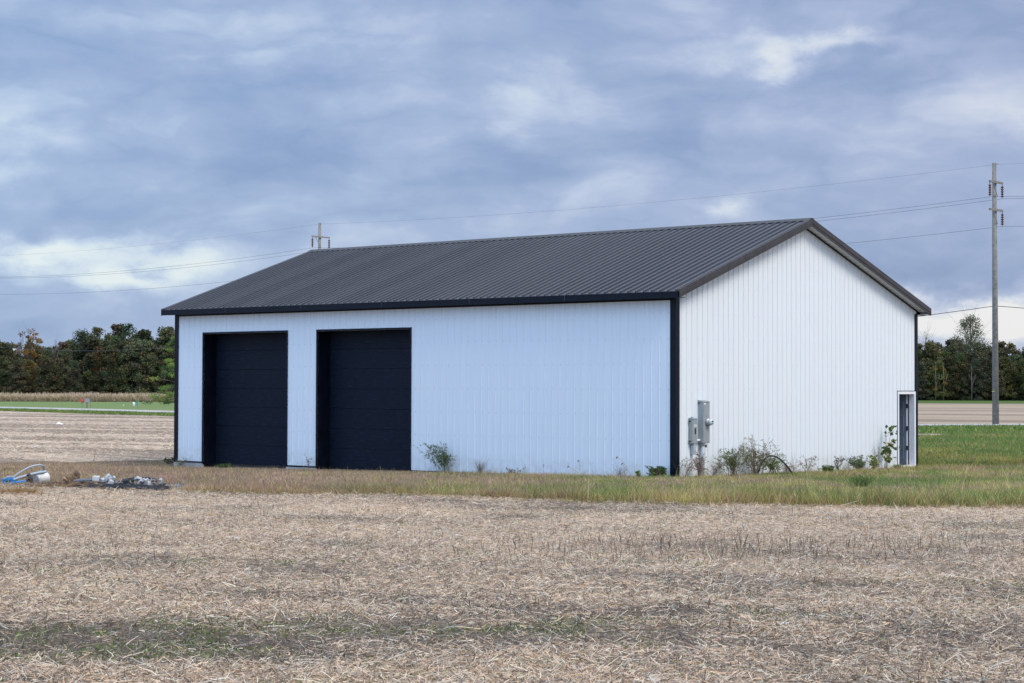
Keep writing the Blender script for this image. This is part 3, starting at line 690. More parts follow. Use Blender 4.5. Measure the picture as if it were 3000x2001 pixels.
# overhead doors
def overhead(a, b, label):
    yb = .46
    d = empty('overhead_door', ((a+b)/2, yb, 0)); d.parent = barn; d['label'] = label
    h = DH+.06; n = 7; w2 = (b-a)/2+.05
    for k in range(n):
        z0 = -.05+(h+.05)*k/n; z1 = -.05+(h+.05)*(k+1)/n
        mb = MB().box((-w2, 0, z0+.002), (w2, .04, z1-.002))
        mb.build('door_panel', m_door, d, bevel=.008)
    MB().box((-w2, -.012, -.085), (w2, .03, -.052)).build('bottom_seal', m_hinge, d)
    for s in (-1, 1):                       # deep jambs in two steps, with track inside
        x = a if s < 0 else b
        e = .0
        MB().box((min(x, x+s*.03), .001, -.07), (max(x, x+s*.03), .24, DH)).build('jamb', m_trim, barn)
        MB().box((min(x-s*.02, x+s*.03), .242, -.07), (max(x-s*.02, x+s*.03), yb-.003, DH-.002)).build('track', m_trim, barn)
        MB().box((min(x-s*.0, x+s*.045), -.030, -.04), (max(x-s*.0, x+s*.045), -.0015, DH)).build('door_trim', m_trim, barn)
    MB().box((a-.03, .001, DH+.002), (b+.03, yb, DH+.05)).build('header', m_trim, barn)
    MB().box((a-.045, -.030, DH+.002), (b+.045, -.0015, DH+.05)).build('door_trim', m_trim, barn)
overhead(*D1, 'black overhead door nearest the left corner'); overhead(*D2, 'black overhead door in the middle of the front wall')
# personnel door, open inwards
FW = .075
fr = empty('personnel_door', (0, (GD0+GD1)/2, 0)); fr.parent = barn; fr['label'] = 'narrow side door standing open in a white frame'
yc = (GD0+GD1)/2; hw = (GD1-GD0)/2
mb = MB(); mb.box((-.14, -hw, -.02), (.034, -hw+FW, GDH)).box((-.14, hw-FW, -.02), (.034, hw, GDH)).box((-.14, -hw+FW, GDH-FW), (.0335, hw-FW, GDH)).box((-.14, -hw+FW, -.03), (.045, hw-FW, .025))
mb.build('door_frame', m_white, fr, bevel=.003)
mb = MB(); mb.box((.002, -hw-.022, -.03), (.024, -hw-.001, GDH+.022)).box((.002, -hw-.001, GDH+.001), (.024, hw+.001, GDH+.022)); mb.build('drip_trim', m_trim, fr)
LW = 2*hw-2*FW-.02
leaf = empty('door_leaf', (-.17, hw-FW-.05, 0)); leaf.parent = fr
mb = MB(); mb.box((-LW, -.042, .03), (0, 0, GDH-FW-.01))
leafo = mb.build('leaf_panel', m_greydoor, leaf, bevel=.003)
mb = MB(); lh = GDH-FW-.04
for (z0, z1) in ((.10, .40), (.46, .72), (.78, .92)):
    for (x0, x1) in ((.10, .46), (.54, .90)):
        X0, X1, Z0, Z1 = -LW*x1, -LW*x0, lh*z0, lh*z1
        for (p, q) in (((X0, -.049, Z0), (X1, -.0425, Z0+.02)), ((X0, -.049, Z1-.02), (X1, -.0425, Z1)), ((X0, -.049, Z0+.0205), (X0+.02, -.0425, Z1-.0205)), ((X1-.02, -.049, Z0+.0205), (X1, -.0425, Z1-.0205))): mb.box(p, q)
mb.build('panel_moulding', mat('grey_door_light', (.27, .32, .39), .45), leaf)
MB().box((.0015, -.041, .031), (.006, -.001, GDH-FW-.011)).build('leaf_edge', m_white, leaf)
for zz in (.22, .50, .82):
    MB().box((-.006, -.052, lh*zz), (.045, -.03, lh*zz+.12)).tube([(.02, -.056, lh*zz-.004), (.02, -.056, lh*zz+.124)], .010).build('hinge', m_hinge, leaf)
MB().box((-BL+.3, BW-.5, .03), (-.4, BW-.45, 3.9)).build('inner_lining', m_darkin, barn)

# ------------------------------------------------------------------ electric equipment on the gable wall
m_elec = mat('grey_enclosure', (.30, .335, .345), .42, noise=.10, nscale=6, metal=.15)
m_elec2 = mat('grey_conduit', (.38, .41, .44), .5, noise=.1, nscale=6)
m_black = mat('black_plastic', (.015, .015, .016), .45)
m_label = mat('label_white', (.75, .76, .75), .5); m_red = mat('label_red', (.5, .12, .08), .5); m_glass = mat('meter_glass', (.55, .60, .60), .12, spec=.6)
X0 = .022
def ybox(pxl, pyt, pyb, pxw, w=None):
    a = on_gable(pxl, pyt, X0); b = on_gable(pxl, pyb, X0); return a[1], b[2], a[2]
y0, zb, zt = ybox(2044.6, 1177.5, 1298.5, 0)
mw, md = .275, .155
e = empty('meter_cabinet', (X0, y0, zb)); h = zt-zb
tag(e, 'tall grey electric cabinet with round glass meter on the gable wall', 'electric cabinet')
MB().box((0, 0, 0), (md, mw, h)).build('enclosure', m_elec, e, bevel=.006)
MB().prism([(0, -.008, h+.001), (md+.012, -.008, h+.001), (md+.012, -.008, h+.010), (0, -.008, h+.045)], (0, 0, 0), (0, mw+.016, 0)).build('rain_lid', m_elec, e)
for za, zb_ in ((.02, h*.36), (h*.66, h-.02)): MB().box((md+.001, .015, za), (md+.004, mw-.015, zb_)).build('cover_plate', m_elec, e, bevel=.001)
mz = h*.515; my = mw*.62
g = MB().tube([(md+.001, my, mz), (md+.05, my, mz)], [.085, .085], 20).tube([(md+.051, my, mz), (md+.062, my, mz)], .095, 20); g.build('meter_ring', mat('ring_metal', (.5, .51, .52), .35, metal=.5), e, True)
g = MB().tube([(md+.063, my, mz), (md+.12, my, mz), (md+.145, my, mz)], [.078, .076, .062], 20); mo = g.build('meter_glass', m_glass, e, True)
MB().box((md+.1455, my-.035, mz-.045), (md+.149, my+.035, mz-.02)).build('meter_label', mat('green_label', (.05, .35, .22), .5), mo)
MB().box((md+.1455, my-.03, mz+.0), (md+.149, my+.03, mz+.03)).build('meter_display', m_black, mo)
MB().box((md+.005, .01, h-.06), (md+.007, .095, h-.025)).build('name_plate', m_label, e)
for zz in (h*.05, h*.97): MB().box((.01, -.014, zz-.012), (.05, -.001, zz+.012)).build('latch', m_hinge, e)
y1, zb1, zt1 = ybox(2018.6, 1227.5, 1299.5, 0)
dw, dd = .20, .105
e2 = empty('disconnect_box', (X0, y1, zb1)); h1 = zt1-zb1
tag(e2, 'shorter grey disconnect box with a black window left of the meter cabinet', 'electric box')
MB().box((0, 0, 0), (dd, dw, h1)).build('enclosure', m_elec, e2, bevel=.005)
MB().prism([(0, -.006, h1+.001), (dd+.01, -.006, h1+.001), (dd+.01, -.006, h1+.008), (0, -.006, h1+.03)], (0, 0, 0), (0, dw+.012, 0)).tube([(.03, dw*.4, h1+.02), (.03, dw*.4, h1+.05)], .03, 10).build('rain_lid', m_elec, e2)
yy = dw*.55
MB().poly([(dd+.003, yy-.03, h1*.40), (dd+.003, yy, h1*.36), (dd+.003, yy+.03, h1*.40), (dd+.003, yy+.03, h1*.62), (dd+.003, yy-.03, h1*.62)]).box((dd+.001, yy-.026, h1*.405), (dd+.0025, yy+.026, h1*.61)).build('window', m_black, e2)
s_ = MB().box((dd+.001, yy-.045, h1*.68), (dd+.002, yy+.05, h1*.77)).build('warning_sticker', m_label, e2)
MB().box((dd+.0025, yy-.03, h1*.70), (dd+.003, yy+.03, h1*.735)).build('sticker_mark', m_red, s_)
for zz in (h1*.09, h1*.91): MB().box((.01, -.03, zz-.016), (.045, -.001, zz+.016)).build('hinge', m_hinge, e2)
e3 = empty('junction_box', (X0, y1+.07, zb1-.26))
tag(e3, 'small grey conduit box directly below the disconnect box', 'electric box')
MB().box((0, 0, 0), (.09, .09, .235)).build('enclosure', m_elec2, e3, bevel=.006)
MB().tube([(.045, .045, .236), (.045, .045, .262)], .028, 12).build('fitting', m_elec2, e3, True)
gz = float(ground(.1, y0+.1))
e4 = empty('riser_conduit', (X0+.075, y0+.10, gz))
tag(e4, 'thick grey conduit rising from the soil into the meter cabinet', 'conduit')
MB().tube([(0, -.03, -.2), (0, -.012, (zb-gz)*.5), (0, .005, zb-gz-.03)], .052, 14).build('pipe', m_elec2, e4, True)
MB().tube([(0, .005, zb-gz-.06), (0, .005, zb-gz-.002)], .064, 14).build('collar', m_elec2, e4, True)
MB().box((.04, .03, zb-gz-.10), (.075, .06, zb-gz-.03)).build('ground_clamp', m_hinge, e4)
e5 = empty('nipple_pipe', (X0+.05, y1+dw, zb1+.07)); tag(e5, 'short white pipe linking the two electric boxes', 'pipe')
dyn = max(.03, (y0-(y1+dw)))
MB().tube([(0, .001, 0), (0, dyn-.001, 0)], .03, 12).build('pipe', m_label, e5, True); 

# ------------------------------------------------------------------ utility poles and wires
m_pole = mat('weathered_pole', (.20, .185, .165), .9, noise=.35, nscale=5, bump=.4)
m_pole2 = mat('pale_pole', (.22, .21, .19), .9, noise=.2, nscale=5)
m_ins = mat('brown_insulator', (.09, .04, .035), .35); m_galv = mat('galvanised', (.38, .39, .40), .5, metal=.4); m_wire = mat('wire', (.045, .05, .055), .6)
p1 = gp(2917, 1244); d1p = to_ld(p1[0], p1[1])[1]
d2 = 155.0; q = ray(934, 1140); k = d2/(q @ Fv); p2 = CAM+k*q; p2 = np.array([p2[0], p2[1], 0.])
ldir = unit((p2-p1)*np.array([1, 1, 0])); adir = np.array([ldir[1], -ldir[0], 0])
if adir @ Rv < 0: adir = -adir
span = np.linalg.norm((p2-p1)[:2])
PH = 16.0
p0 = p1-ldir*span; p3 = p2+ldir*span
def pole(p, h, label, pm, base_r=.21, top_r=.125, lean=0., ra=.95):
    z0 = float(ground(p[0], p[1])); e = empty('utility_pole', (p[0], p[1], z0)); tag(e, label, 'utility pole', 'utility poles along the road')
    lv = Rv*lean
    MB().tube([tuple(lv*0), tuple(np.array([0, 0, h*.5])+lv*.5), tuple(np.array([0, 0, h])+lv)], [base_r, (base_r+top_r)/2, top_r], 14).build('shaft', pm, e, True)
    tops = {}
    A = adir
    for (zc, l0, l1, hang) in ((h-1.2, -1.0, ra, (-1, 1)), (h-2.9, -1.0, ra, (1,))):
        c = np.array([0, 0, zc])-ldir*(top_r+.06)
        mb = MB(); a = c+A*l0; b = c+A*l1
        mb.prism([tuple(ldir*sx_*.05+np.array([0, 0, sz*.06])) for sx_, sz in ((-1, -1), (1, -1), (1, 1), (-1, 1))], a, b)
        arm = mb.build('crossarm', pm, e)
        MB().tube([tuple(c+A*(l0*.62)+np.array([0, 0, -.06])), tuple(c+np.array([0, 0, -.85])+ldir*.0)], .022, 6).build('brace', pm, arm)
        for s in hang:
            t = c+A*((l0 if s < 0 else l1)*.95); mb = MB(); z = -.06
            mb.tube([tuple(t+np.array([0, 0, z])), tuple(t+np.array([0, 0, z-.12]))], .02, 6); z -= .12
            for k in range(5):
                mb.tube([tuple(t+np.array([0, 0, z])), tuple(t+np.array([0, 0, z-.03])), tuple(t+np.array([0, 0, z-.06])), tuple(t+np.array([0, 0, z-.14]))], [.03, .05, .115, .03], 10); z -= .14
            ins = mb.build('insulator', m_ins, arm, True)
            MB().tube([tuple(t+np.array([0, 0, z])), tuple(t+np.array([0, 0, z-.08]))], .03, 6).build('clamp', m_galv, ins)
            tops[(round(zc, 2), s)] = np.array(p)+np.array([0, 0, z0])*0+np.array([0, 0, z0])+t+np.array([0, 0, z-.08])
    base = np.array([p[0], p[1], z0])
    MB().tube([tuple(np.array([0, 0, h-.05])-ldir*(top_r+.0)), tuple(np.array([0, 0, h-.05])-ldir*(top_r+.10))], .03, 6).build('wire_clamp', m_galv, e)
    at_ = {'top': base+np.array([0, 0, h-.10]), 'ul': tops[(round(h-1.2, 2), -1)], 'ur': tops[(round(h-1.2, 2), 1)], 'lr': tops[(round(h-2.9, 2), 1)], 'com': base+np.array([0, 0, 7.25])}
    return e, at_
E1, A1 = pole(p1, PH, 'tall weathered wooden utility pole standing right of the barn by the road', m_pole, lean=-.03, ra=.62)
E2, A2 = pole(p2, PH, 'distant pale utility pole rising behind the left end of the barn roof', m_pole2, .17, .12)
E0, A0 = pole(p0, PH, 'wooden utility pole outside the right edge of the view', m_pole)
E3, A3 = pole(p3, PH, 'wooden utility pole outside the left edge of the view', m_pole2)
MB().box((-.12, -.05, 2.0), (.02, -.26, 2.05)).build('marker_tag', mat('tag_yellow', (.5, .5, .12), .6), E1)
def wire(key, sag, rad, label, name='power_line', cat='wire'):
    mb = MB(); pts = []
    for a, b in ((A0, A1), (A1, A2), (A2, A3)):
        for i in range(24 if b is not A3 else 25):
            t = i/24; p = a[key]*(1-t)+b[key]*t; p = p-np.array([0, 0, 4*sag*t*(1-t)]); pts.append(p)
    o = mb.tube(pts, rad, 5).build(name, m_wire, None, True); return tag(o, label, cat, 'wires strung along the utility poles')
wire('top', .55, .005, 'uppermost thin wire running between the pole tops')
wire('ul', .85, .009, 'power wire hanging from the left insulators of the upper crossarms')
wire('ur', .85, .009, 'power wire hanging from the right insulators of the upper crossarms')
wire('lr', .8, .009, 'lowest power wire, hung from the lower crossarm insulators')
wire('com', 1.65, .020, 'thick dark communication cable sagging low beside the barn eave', 'communication_cable', 'cable')
# white tag hanging on the cable at far left
t = .0
best = None
for i in range(400):
    t = i/400; p = A2['com']*(1-t)+A3['com']*t-np.array([0, 0, 4*1.65*t*(1-t)]); d = p-CAM; k = d @ Fv; px = 1500+FPX*(d @ Rv)/k
    if best is None or abs(px-42) < best[0]: best = (abs(px-42), p)
p = best[1]
mb = MB(); mb.prism([(-.2, 0, 0), (.2, 0, 0), (-.07, 0, -.2)], (0, 0, 0), (0, .01, 0)); mb.xform(Matrix.Rotation(math.atan2(Rh[1], Rh[0]), 4, 'Z'))
o = mb.build('cable_tag', m_white); o.location = (p[0], p[1], p[2]-.026); tag(o, 'small white triangular tag hanging from the low cable at far left', 'tag')

# ------------------------------------------------------------------ trees
def crown_mesh(name, H, r, z0, nclump, nleaf, ls, cols, seed, irregular=.35, top=1.0, fill=1.0, full=False):
    g = np.random.default_rng(seed); cl = []
    for _ in range(nclump):
        t = g.random(); z = z0+(H-z0)*t
        rad = (r*(1-.75*t**2.5) if full else r*math.sin(math.pi*min(1, .12+.86*t**.85))**.65)*(1-irregular*g.random())
        a = g.random()*2*math.pi; rr = rad*math.sqrt(g.random())*fill
        cl.append((rr*math.cos(a), rr*math.sin(a), z, r*g.uniform(.16, .36)))
    cl = np.array(cl); N = nclump*nleaf; k = np.repeat(np.arange(nclump), nleaf)
    off = unit(g.normal(0, 1, (N, 3)))*(g.random(N)**.5)[:, None]*cl[k, 3][:, None]; off[:, 2] *= .7
    P = cl[k, :3]+off; P[:, 2] = np.maximum(P[:, 2], .15)
    A = unit(g.normal(0, 1, (N, 3))); Bx = unit(np.cross(A, g.normal(0, 1, (N, 3)))); s = ls*g.uniform(.5, 1.3, N)[:, None]
    V = np.stack([P-A*s*.5, P+Bx*s*.35, P+A*s*.5, P-Bx*s*.35], 1).reshape(-1, 3); Q = np.arange(4*N).reshape(-1, 4)
    cc = np.array(cols)[g.integers(0, len(cols), nclump)]*g.uniform(.78, 1.22, (nclump, 1))
    C = np.repeat(cc[k]*g.uniform(.7, 1.3, (N, 1)), 4, 0)
    return npmesh(name, V, Q, C), cl
def trunk_mesh(name, H, r0, cl, seed, nb=14, bare=0, twig=0):
    g = np.random.default_rng(seed); mb = MB(); wob = lambda z: (.04*H*math.sin(z*.5+seed), .03*H*math.cos(z*.4+seed))
    pts = [(wob(H*t)[0]*t, wob(H*t)[1]*t, H*t) for t in np.linspace(0, .88, 7)]
    mb.tube(pts, [r0*(1-.82*t) for t in np.linspace(0, 1, 7)], 7)
    order = g.permutation(len(cl))[:nb]
    for i in order:
        c = cl[i]; t = max(.12, min(.8, c[2]/H*.72)); i0 = np.array([np.interp(t, np.linspace(0, .88, 7), [p[j] for p in pts]) for j in range(3)])
        mid = (i0+c[:3])/2+np.array([0, 0, .08*H*g.random()]); mb.tube([i0, mid, c[:3]], [r0*.32, r0*.2, r0*.05], 5)
        for _ in range(twig):
            e = c[:3]+g.normal(0, 1, 3)*c[3]*1.1+np.array([0, 0, c[3]*.6]); mb.tube([mid, (mid+e)/2+g.normal(0, .1, 3), e], [r0*.12, r0*.08, r0*.03], 4)
    return mb.mesh(name)
DG = [(.070, .100, .035), (.055, .080, .032), (.095, .110, .040), (.075, .080, .038), (.115, .105, .040)]
OL = [(.120, .120, .040), (.095, .105, .040), (.15, .12, .040), (.075, .09, .035)]
BR = [(.10, .075, .035), (.12, .085, .04), (.08, .07, .035), (.06, .065, .03)]
variants = []
for i, (H, r, z0, cols, nc) in enumerate([(13, 4.2, .4, DG, 100), (14.5, 4.0, .4, DG+OL, 104), (12, 4.6, .4, OL, 96), (13.5, 3.9, .4, BR+DG, 90), (11, 4.2, .3, DG, 92), (15, 4.1, .4, DG+BR, 100)]):
    cm, cl = crown_mesh('crown', H, r, z0, nc, 160, .38, cols, 100+i, full=True)
    variants.append((H, cm, trunk_mesh('trunk', H, .22, cl, i, 12)))
def tree(var, x, y, s, rz, label, group, name='tree', bark=None, dz=0, cat='tree', lm=None):
    H, cm, tm = var; e = empty(name, (x, y, float(ground(x, y))+dz), rz); e.scale = (s, s, s*1.0)
    tag(e, label, cat, group); link('crown', cm, lm or m_leaf, e); link('trunk', tm, bark or m_bark, e, True); return e
def skyline_left(px):    # tree-top heights read from the skyline (photo rows)
    return float(np.interp(px, [-300, 0, 60, 110, 180, 240, 300, 370, 430, 512, 700], [1000, 1005, 1018, 1010, 1012, 985, 972, 960, 968, 965, 975]))
def skyline_right(px): return float(np.interp(px, [2500, 2685, 2720, 2780, 2870, 2920, 2990, 3300], [1000, 1002, 1014, 1000, 1000, 1010, 1015, 1005]))
VN = ['dark green', 'green olive', 'olive', 'brownish', 'low dark', 'tall brownish']
ORDN = ['first', 'second', 'third', 'fourth', 'fifth', 'sixth', 'seventh', 'eighth', 'ninth', 'tenth', 'eleventh', 'twelfth']
def wood(px0, px1, dep0, rows, step, sky_f, label, group, kinds=(0, 1, 2, 3, 4, 5)):
    cnt = {}
    for r_ in range(rows):
        dep = dep0+r_*9; px = px0+(r_ % 2)*step*.5
        while px < px1:
            d = dep+random.uniform(-3, 3); qx = px+random.uniform(-.3, .3)*step; lat = (qx-1500)/FPX*d
            x, y = to_xy(lat, d); hor = 1135+.0028*(qx-1500)
            want = (hor-sky_f(qx))*d/FPX+CZ+.8
            want *= random.uniform(.80, 1.04) if r_ else random.uniform(.62, .86)
            vi = random.choice(kinds); v_ = variants[vi]; rn = 'front row' if r_ == 0 else 'rear rows'
            cnt[vi] = cnt.get(vi, 0)+(r_ == 0); nth = ORDN[cnt[vi]-1]+' ' if r_ == 0 else ''
            tree(v_, x, y, want/v_[0], random.uniform(0, 6.28), nth+VN[vi]+' tree '+('from the left ' if r_ == 0 else '')+'in the '+rn+' of '+(group if r_ == 0 else label), VN[vi]+' trees in the '+rn+' of '+group); px += step*random.uniform(.75, 1.3)
wood(-260, 760, 402, 4, 40, skyline_left, 'the wood behind the dry corn', 'the left wood')
wood(2450, 3240, 462, 4, 38, skyline_right, 'the wood right of the barn', 'the right wood', (2, 3, 3, 5, 5, 1))
def special(px, base_dep, topy, mesh_, label, name='tree', bark=None, rz=0.):
    lat = (px-1500)/FPX*base_dep; x, y = to_xy(lat, base_dep); want = (1135+.0028*(px-1500)-topy)*base_dep/FPX+CZ+.8
    return tree(mesh_, x, y, want/mesh_[0], rz, label, None, name, bark, lm=m_leaf1)
def make(H, r, z0, nc, nl, ls, cols, seed, r0=.2, nb=16, twig=0, **k):
    cm, cl = crown_mesh('crown', H, r, z0, nc, nl, ls, cols, seed, **k); return (H, cm, trunk_mesh('trunk', H, r0, cl, seed, nb, twig=twig))
OR = [(.26, .15, .035), (.22, .14, .04), (.16, .12, .04), (.30, .19, .05)]
special(92, 411, 968, make(14, 3.0, 4.5, 34, 60, .34, OR, 201, nb=20, twig=2), 'orange and yellow autumn tree rising above the left wood')
special(62, 413, 972, make(14, 2.2, 7.5, 16, 34, .32, [(.20, .13, .07), (.16, .12, .07)], 202, nb=16, twig=3), 'sparse rusty brown tree top beside the orange autumn tree')
special(240, 414, 968, make(13.5, 3.4, 5, 40, 60, .36, [(.09, .12, .07), (.075, .105, .055)], 203), 'pale grey green tree top in the middle of the left wood')
special(375, 413, 951, make(15, 3.6, 3, 54, 80, .36, [(.06, .10, .045), (.05, .085, .04)], 204), 'tallest dark green tree of the left wood, near the barn')
special(282, 412, 963, make(14.5, 3.6, 4, 46, 70, .36, [(.14, .12, .045), (.10, .105, .04)], 205), 'olive tree with yellowing top in the left wood')
special(160, 414, 998, make(13, 2.6, 6, 14, 10, .3, BR, 206, nb=14, twig=6), 'nearly bare grey twiggy tree in the left wood', bark=m_palebark)
special(2842, 471, 930, make(20, 6.0, 7.0, 170, 30, .36, [(.13, .15, .075), (.16, .155, .08), (.11, .12, .07)], 207, r0=.24, nb=40, twig=4, irregular=.45), 'tall airy half bare tree rising above the right wood', bark=m_bark)
special(2712, 472, 975, make(15, 4.0, 5, 20, 6, .32, [(.20, .15, .09), (.17, .14, .10)], 208, nb=20, twig=7), 'bare twiggy brown tree just right of the barn corner')
special(2752, 472, 1000, make(14, 3.2, 3, 34, 60, .36, [(.10, .105, .04), (.15, .12, .04)], 209), 'yellowish brown tree between the bare tree and the tall airy tree')
special(2960, 473, 1008, make(14, 3.6, 2, 40, 70, .38, [(.12, .11, .035), (.16, .125, .035)], 210), 'rusty olive tree at the right edge beyond the utility pole')
for (px, lb) in ((2741, 'pale slender bare trunk, left one at the edge of the right wood'), (2846, 'pale slender bare trunk under the tall airy tree'), (2764, 'pale slender bare trunk, second one at the edge of the right wood')):
    lat = (px-1500)/FPX*459; x, y = to_xy(lat, 459); z = float(ground(x, y))
    e = empty('tree', (x, y, z)); tag(e, lb, 'tree')
    MB().tube([(0, 0, 0), (.1, .05, 4), (-.05, .1, 8.5)], [.11, .085, .03], 7).tube([(.08, .04, 3.6), (.7, .3, 5.4), (.9, .4, 6.6)], [.07, .05, .02], 5).tube([(.02, .05, 5), (-.6, -.2, 6.6)], [.06, .02], 5).build('trunk', m_palebark, e, True)
for (px, lb) in ((216, 'pale forked bare trunk showing in the left wood'), (245, 'thin pale bare trunk beside the forked one in the left wood')):
    lat = (px-1500)/FPX*407; x, y = to_xy(lat, 407); z = float(ground(x, y))
    e = empty('tree', (x, y, z)); tag(e, lb, 'tree')
    MB().tube([(0, 0, 0), (.1, .05, 4.5), (-.1, .1, 8.5)], [.075, .055, .02], 7).tube([(.08, .04, 4.3), (.9, .3, 6.8), (1.2, .4, 8.0)], [.04, .03, .012], 5).build('trunk', m_palebark, e, True)
# bright evergreen beside the barn's left end (in front of the lawn)
def evergreen():
    p = gp(527, 1190); H = 8.8; g = np.random.default_rng(77); e = empty('pine_tree', tuple(p)); tag(e, 'bushy green pine tree half hidden behind the left corner of the barn', 'pine tree')
    cl = []
    for k in range(150):
        t = g.random()**.9; z = .7+(H-.9)*t; rr = (3.9*(1-t)**.75+.3)*(.55+.45*g.random()); a = g.random()*6.283
        cl.append((rr*math.cos(a), rr*math.sin(a), z-.12*rr, .62*(1-.45*t)))
    cl = np.array(cl); nl = 110; N = len(cl)*nl; k = np.repeat(np.arange(len(cl)), nl)
    off = unit(g.normal(0, 1, (N, 3)))*(g.random(N)**.5)[:, None]*cl[k, 3][:, None]*np.array([1.25, 1.25, .55]); P = cl[k, :3]+off
    A = unit(g.normal(0, 1, (N, 3))+[0, 0, .5]); Bx = unit(np.cross(A, g.normal(0, 1, (N, 3)))); s = g.uniform(.10, .24, N)[:, None]
    V = np.stack([P-A*s*.5, P+Bx*s*.22, P+A*s*.5, P-Bx*s*.22], 1).reshape(-1, 3)
    cc = np.array([(.19, .27, .065), (.15, .22, .055), (.24, .28, .07), (.09, .14, .045)])[g.integers(0, 4, len(cl))]*g.uniform(.75, 1.3, (len(cl), 1))
    link('crown', npmesh('crown', V, np.arange(4*N).reshape(-1, 4), np.repeat(cc[k]*g.uniform(.7, 1.3, (N, 1)), 4, 0)), m_leaf1, e)
    mb = MB().tube([(0, 0, -.1), (0, .05, H*.5), (0, 0, H*.92)], [.2, .12, .03], 8)
    for c in cl[::2]: mb.tube([(0, 0, max(.4, c[2]*.85)), tuple(c[:3])], [.05, .015], 4)
    mb.build('trunk', m_bark, e, True)
evergreen()

# ------------------------------------------------------------------ weeds and wild plants along the walls
m_stemg = mat('green_stem', (.12, .13, .05), .8); m_stemb = mat('brown_stem', (.17, .12, .085), .85, noise=.3, nscale=20); m_stemp = mat('tan_stem', (.42, .35, .26), .8, noise=.2, nscale=20)
GW = [(.10, .155, .05), (.14, .18, .07), (.075, .12, .04)]; DW = [(.22, .16, .11), (.30, .23, .17), (.15, .11, .08)]; YW = [(.13, .19, .04), (.30, .30, .06), (.09, .14, .035)]
def weed(name, p, H, spread, nst, leaf, lpn, cols, seed, label, cat='weed', lean=(0, 0), stem=m_stemb, droop=.25, sr=.005, start=.25, broad=.45, branch=3):
    leaf = leaf*1.25; lpn = lpn*1.25
    g = np.random.default_rng(seed); e = empty(name, tuple(p)); tag(e, label, cat); mb = MB(); LP = []; LD = []; f0 = np.array([0, 0, 1.])
    for _ in range(nst):
        a = g.random()*6.283; h = H*g.uniform(.55, 1.05); r = spread*g.random()**.6
        root = np.array([.12*spread*g.normal(), .12*spread*g.normal(), -.02]); tipd = np.array([r*math.cos(a)+lean[0]*h, r*math.sin(a)+lean[1]*h, h])
        pts = []
        for t in np.linspace(0, 1, 6): q = root+tipd*[t**1.3, t**1.3, t-droop*t*t*.6]; pts.append(q+g.normal(0, .012, 3)*t)
        mb.tube(pts, [sr*(1-.75*t) for t in np.linspace(0, 1, 6)], 4, False)
        segs = [(pts, 1.)]
        for _b in range(branch):
            t = g.uniform(.25, .85); i0 = np.array([np.interp(t*5, range(6), [w[j] for w in pts]) for j in range(3)])
            d = unit(g.normal(0, 1, 3)*[1, 1, .5]+[tipd[0], tipd[1], .5])*H*g.uniform(.12, .3); bp = [i0, i0+d*.5+[0, 0, .02], i0+d+[0, 0, -.03*droop]]
            mb.tube(bp, [sr*.5, sr*.35, sr*.2], 3, False); segs.append((bp, .7))
        for sp, w in segs:
            sp = np.array(sp); n = max(1, int(lpn*w))
            for _l in range(n):
                t = g.uniform(start, 1)*(len(sp)-1); i = min(int(t), len(sp)-2); LP.append(sp[i]+(sp[i+1]-sp[i])*(t-i)); LD.append(unit(g.normal(0, 1, 3)+[0, 0, .2]))
    # keep everything on the outer side of the walls
    lo = mb.v; px_, py_ = p[0], p[1]
    def push(q):
        x, y, z = q
        if -17.9 < px_+x < .035 and py_+y > -.05 and py_ < 0: y = -.05-py_-.02*abs(x)*0
        if px_ > 0 and px_+x < .05 and -.1 < py_+y < 12.3: x = .05-px_
        return (x, y, z)
    mb.v = [push(q) for q in mb.v]
    mb.build('stems', stem, e)
    if LP and leaf > 0:
        P = np.array([push(q) for q in LP]); A = np.array(LD); N = len(P); s = leaf*g.uniform(.5, 1.3, N)[:, None]; Bx = unit(np.cross(A, g.normal(0, 1, (N, 3))))
        V = np.stack([P, P+A*s*.5+Bx*s*broad*.5, P+A*s, P+A*s*.5-Bx*s*broad*.5], 1).reshape(-1, 3)
        if p[0] > 0: V[:, 0] = np.maximum(V[:, 0], .04-p[0])
        if p[1] < 0 and p[0] < 0: V[:, 1] = np.minimum(V[:, 1], -.04-p[1])
        C = np.array(cols)[g.integers(0, len(cols), N)]*g.uniform(.7, 1.3, (N, 1))
        link('foliage', npmesh('foliage', V, np.arange(4*N).reshape(-1, 4), np.repeat(C, 4, 0)), m_leaf1, e)
    return e
def frontp(px, off=.18):     # ground point in front of the long wall, below picture column px
    q = on_front(px, 1380, -off); return np.array([q[0], -off, float(ground(q[0], -off))])
def gablep(px, off=.18):
    q = on_gable(px, 1370, off); return np.array([off, q[1], float(ground(off, q[1]))])
L_ = -Rv[:2]         # towards picture left
weed('leafy_weed', frontp(1305), 1.0, .60, 22, .040, 12, [(.07, .115, .04), (.11, .155, .06), (.05, .085, .03)], 1, 'green feathery weed leaning left beside the second overhead door', lean=tuple(L_*.42), stem=m_stemg, droop=.35, broad=.3, branch=6)
weed('dry_tuft', frontp(1405), .42, .22, 60, 0, 0, DW, 2, 'dry brown grass tuft against the long white wall', 'grass tuft', stem=m_stemb, droop=.1, branch=1, sr=.0035)
weed('dead_stalks', frontp(1502), .20, .22, 10, .03, 5, DW, 3, 'small cluster of short dead stalks below the middle of the long wall')
weed('seed_stalk', frontp(1537), .34, .06, 2, .03, 8, DW, 4, 'thin seed stalk with drooping head right of the short dead stalks', stem=m_stemp, start=.8, branch=0)
weed('seed_stalk', frontp(1593), .36, .04, 1, .03, 6, GW, 5, 'single straight thin stalk standing alone below the long wall', stem=m_stemg, start=.8, branch=0)
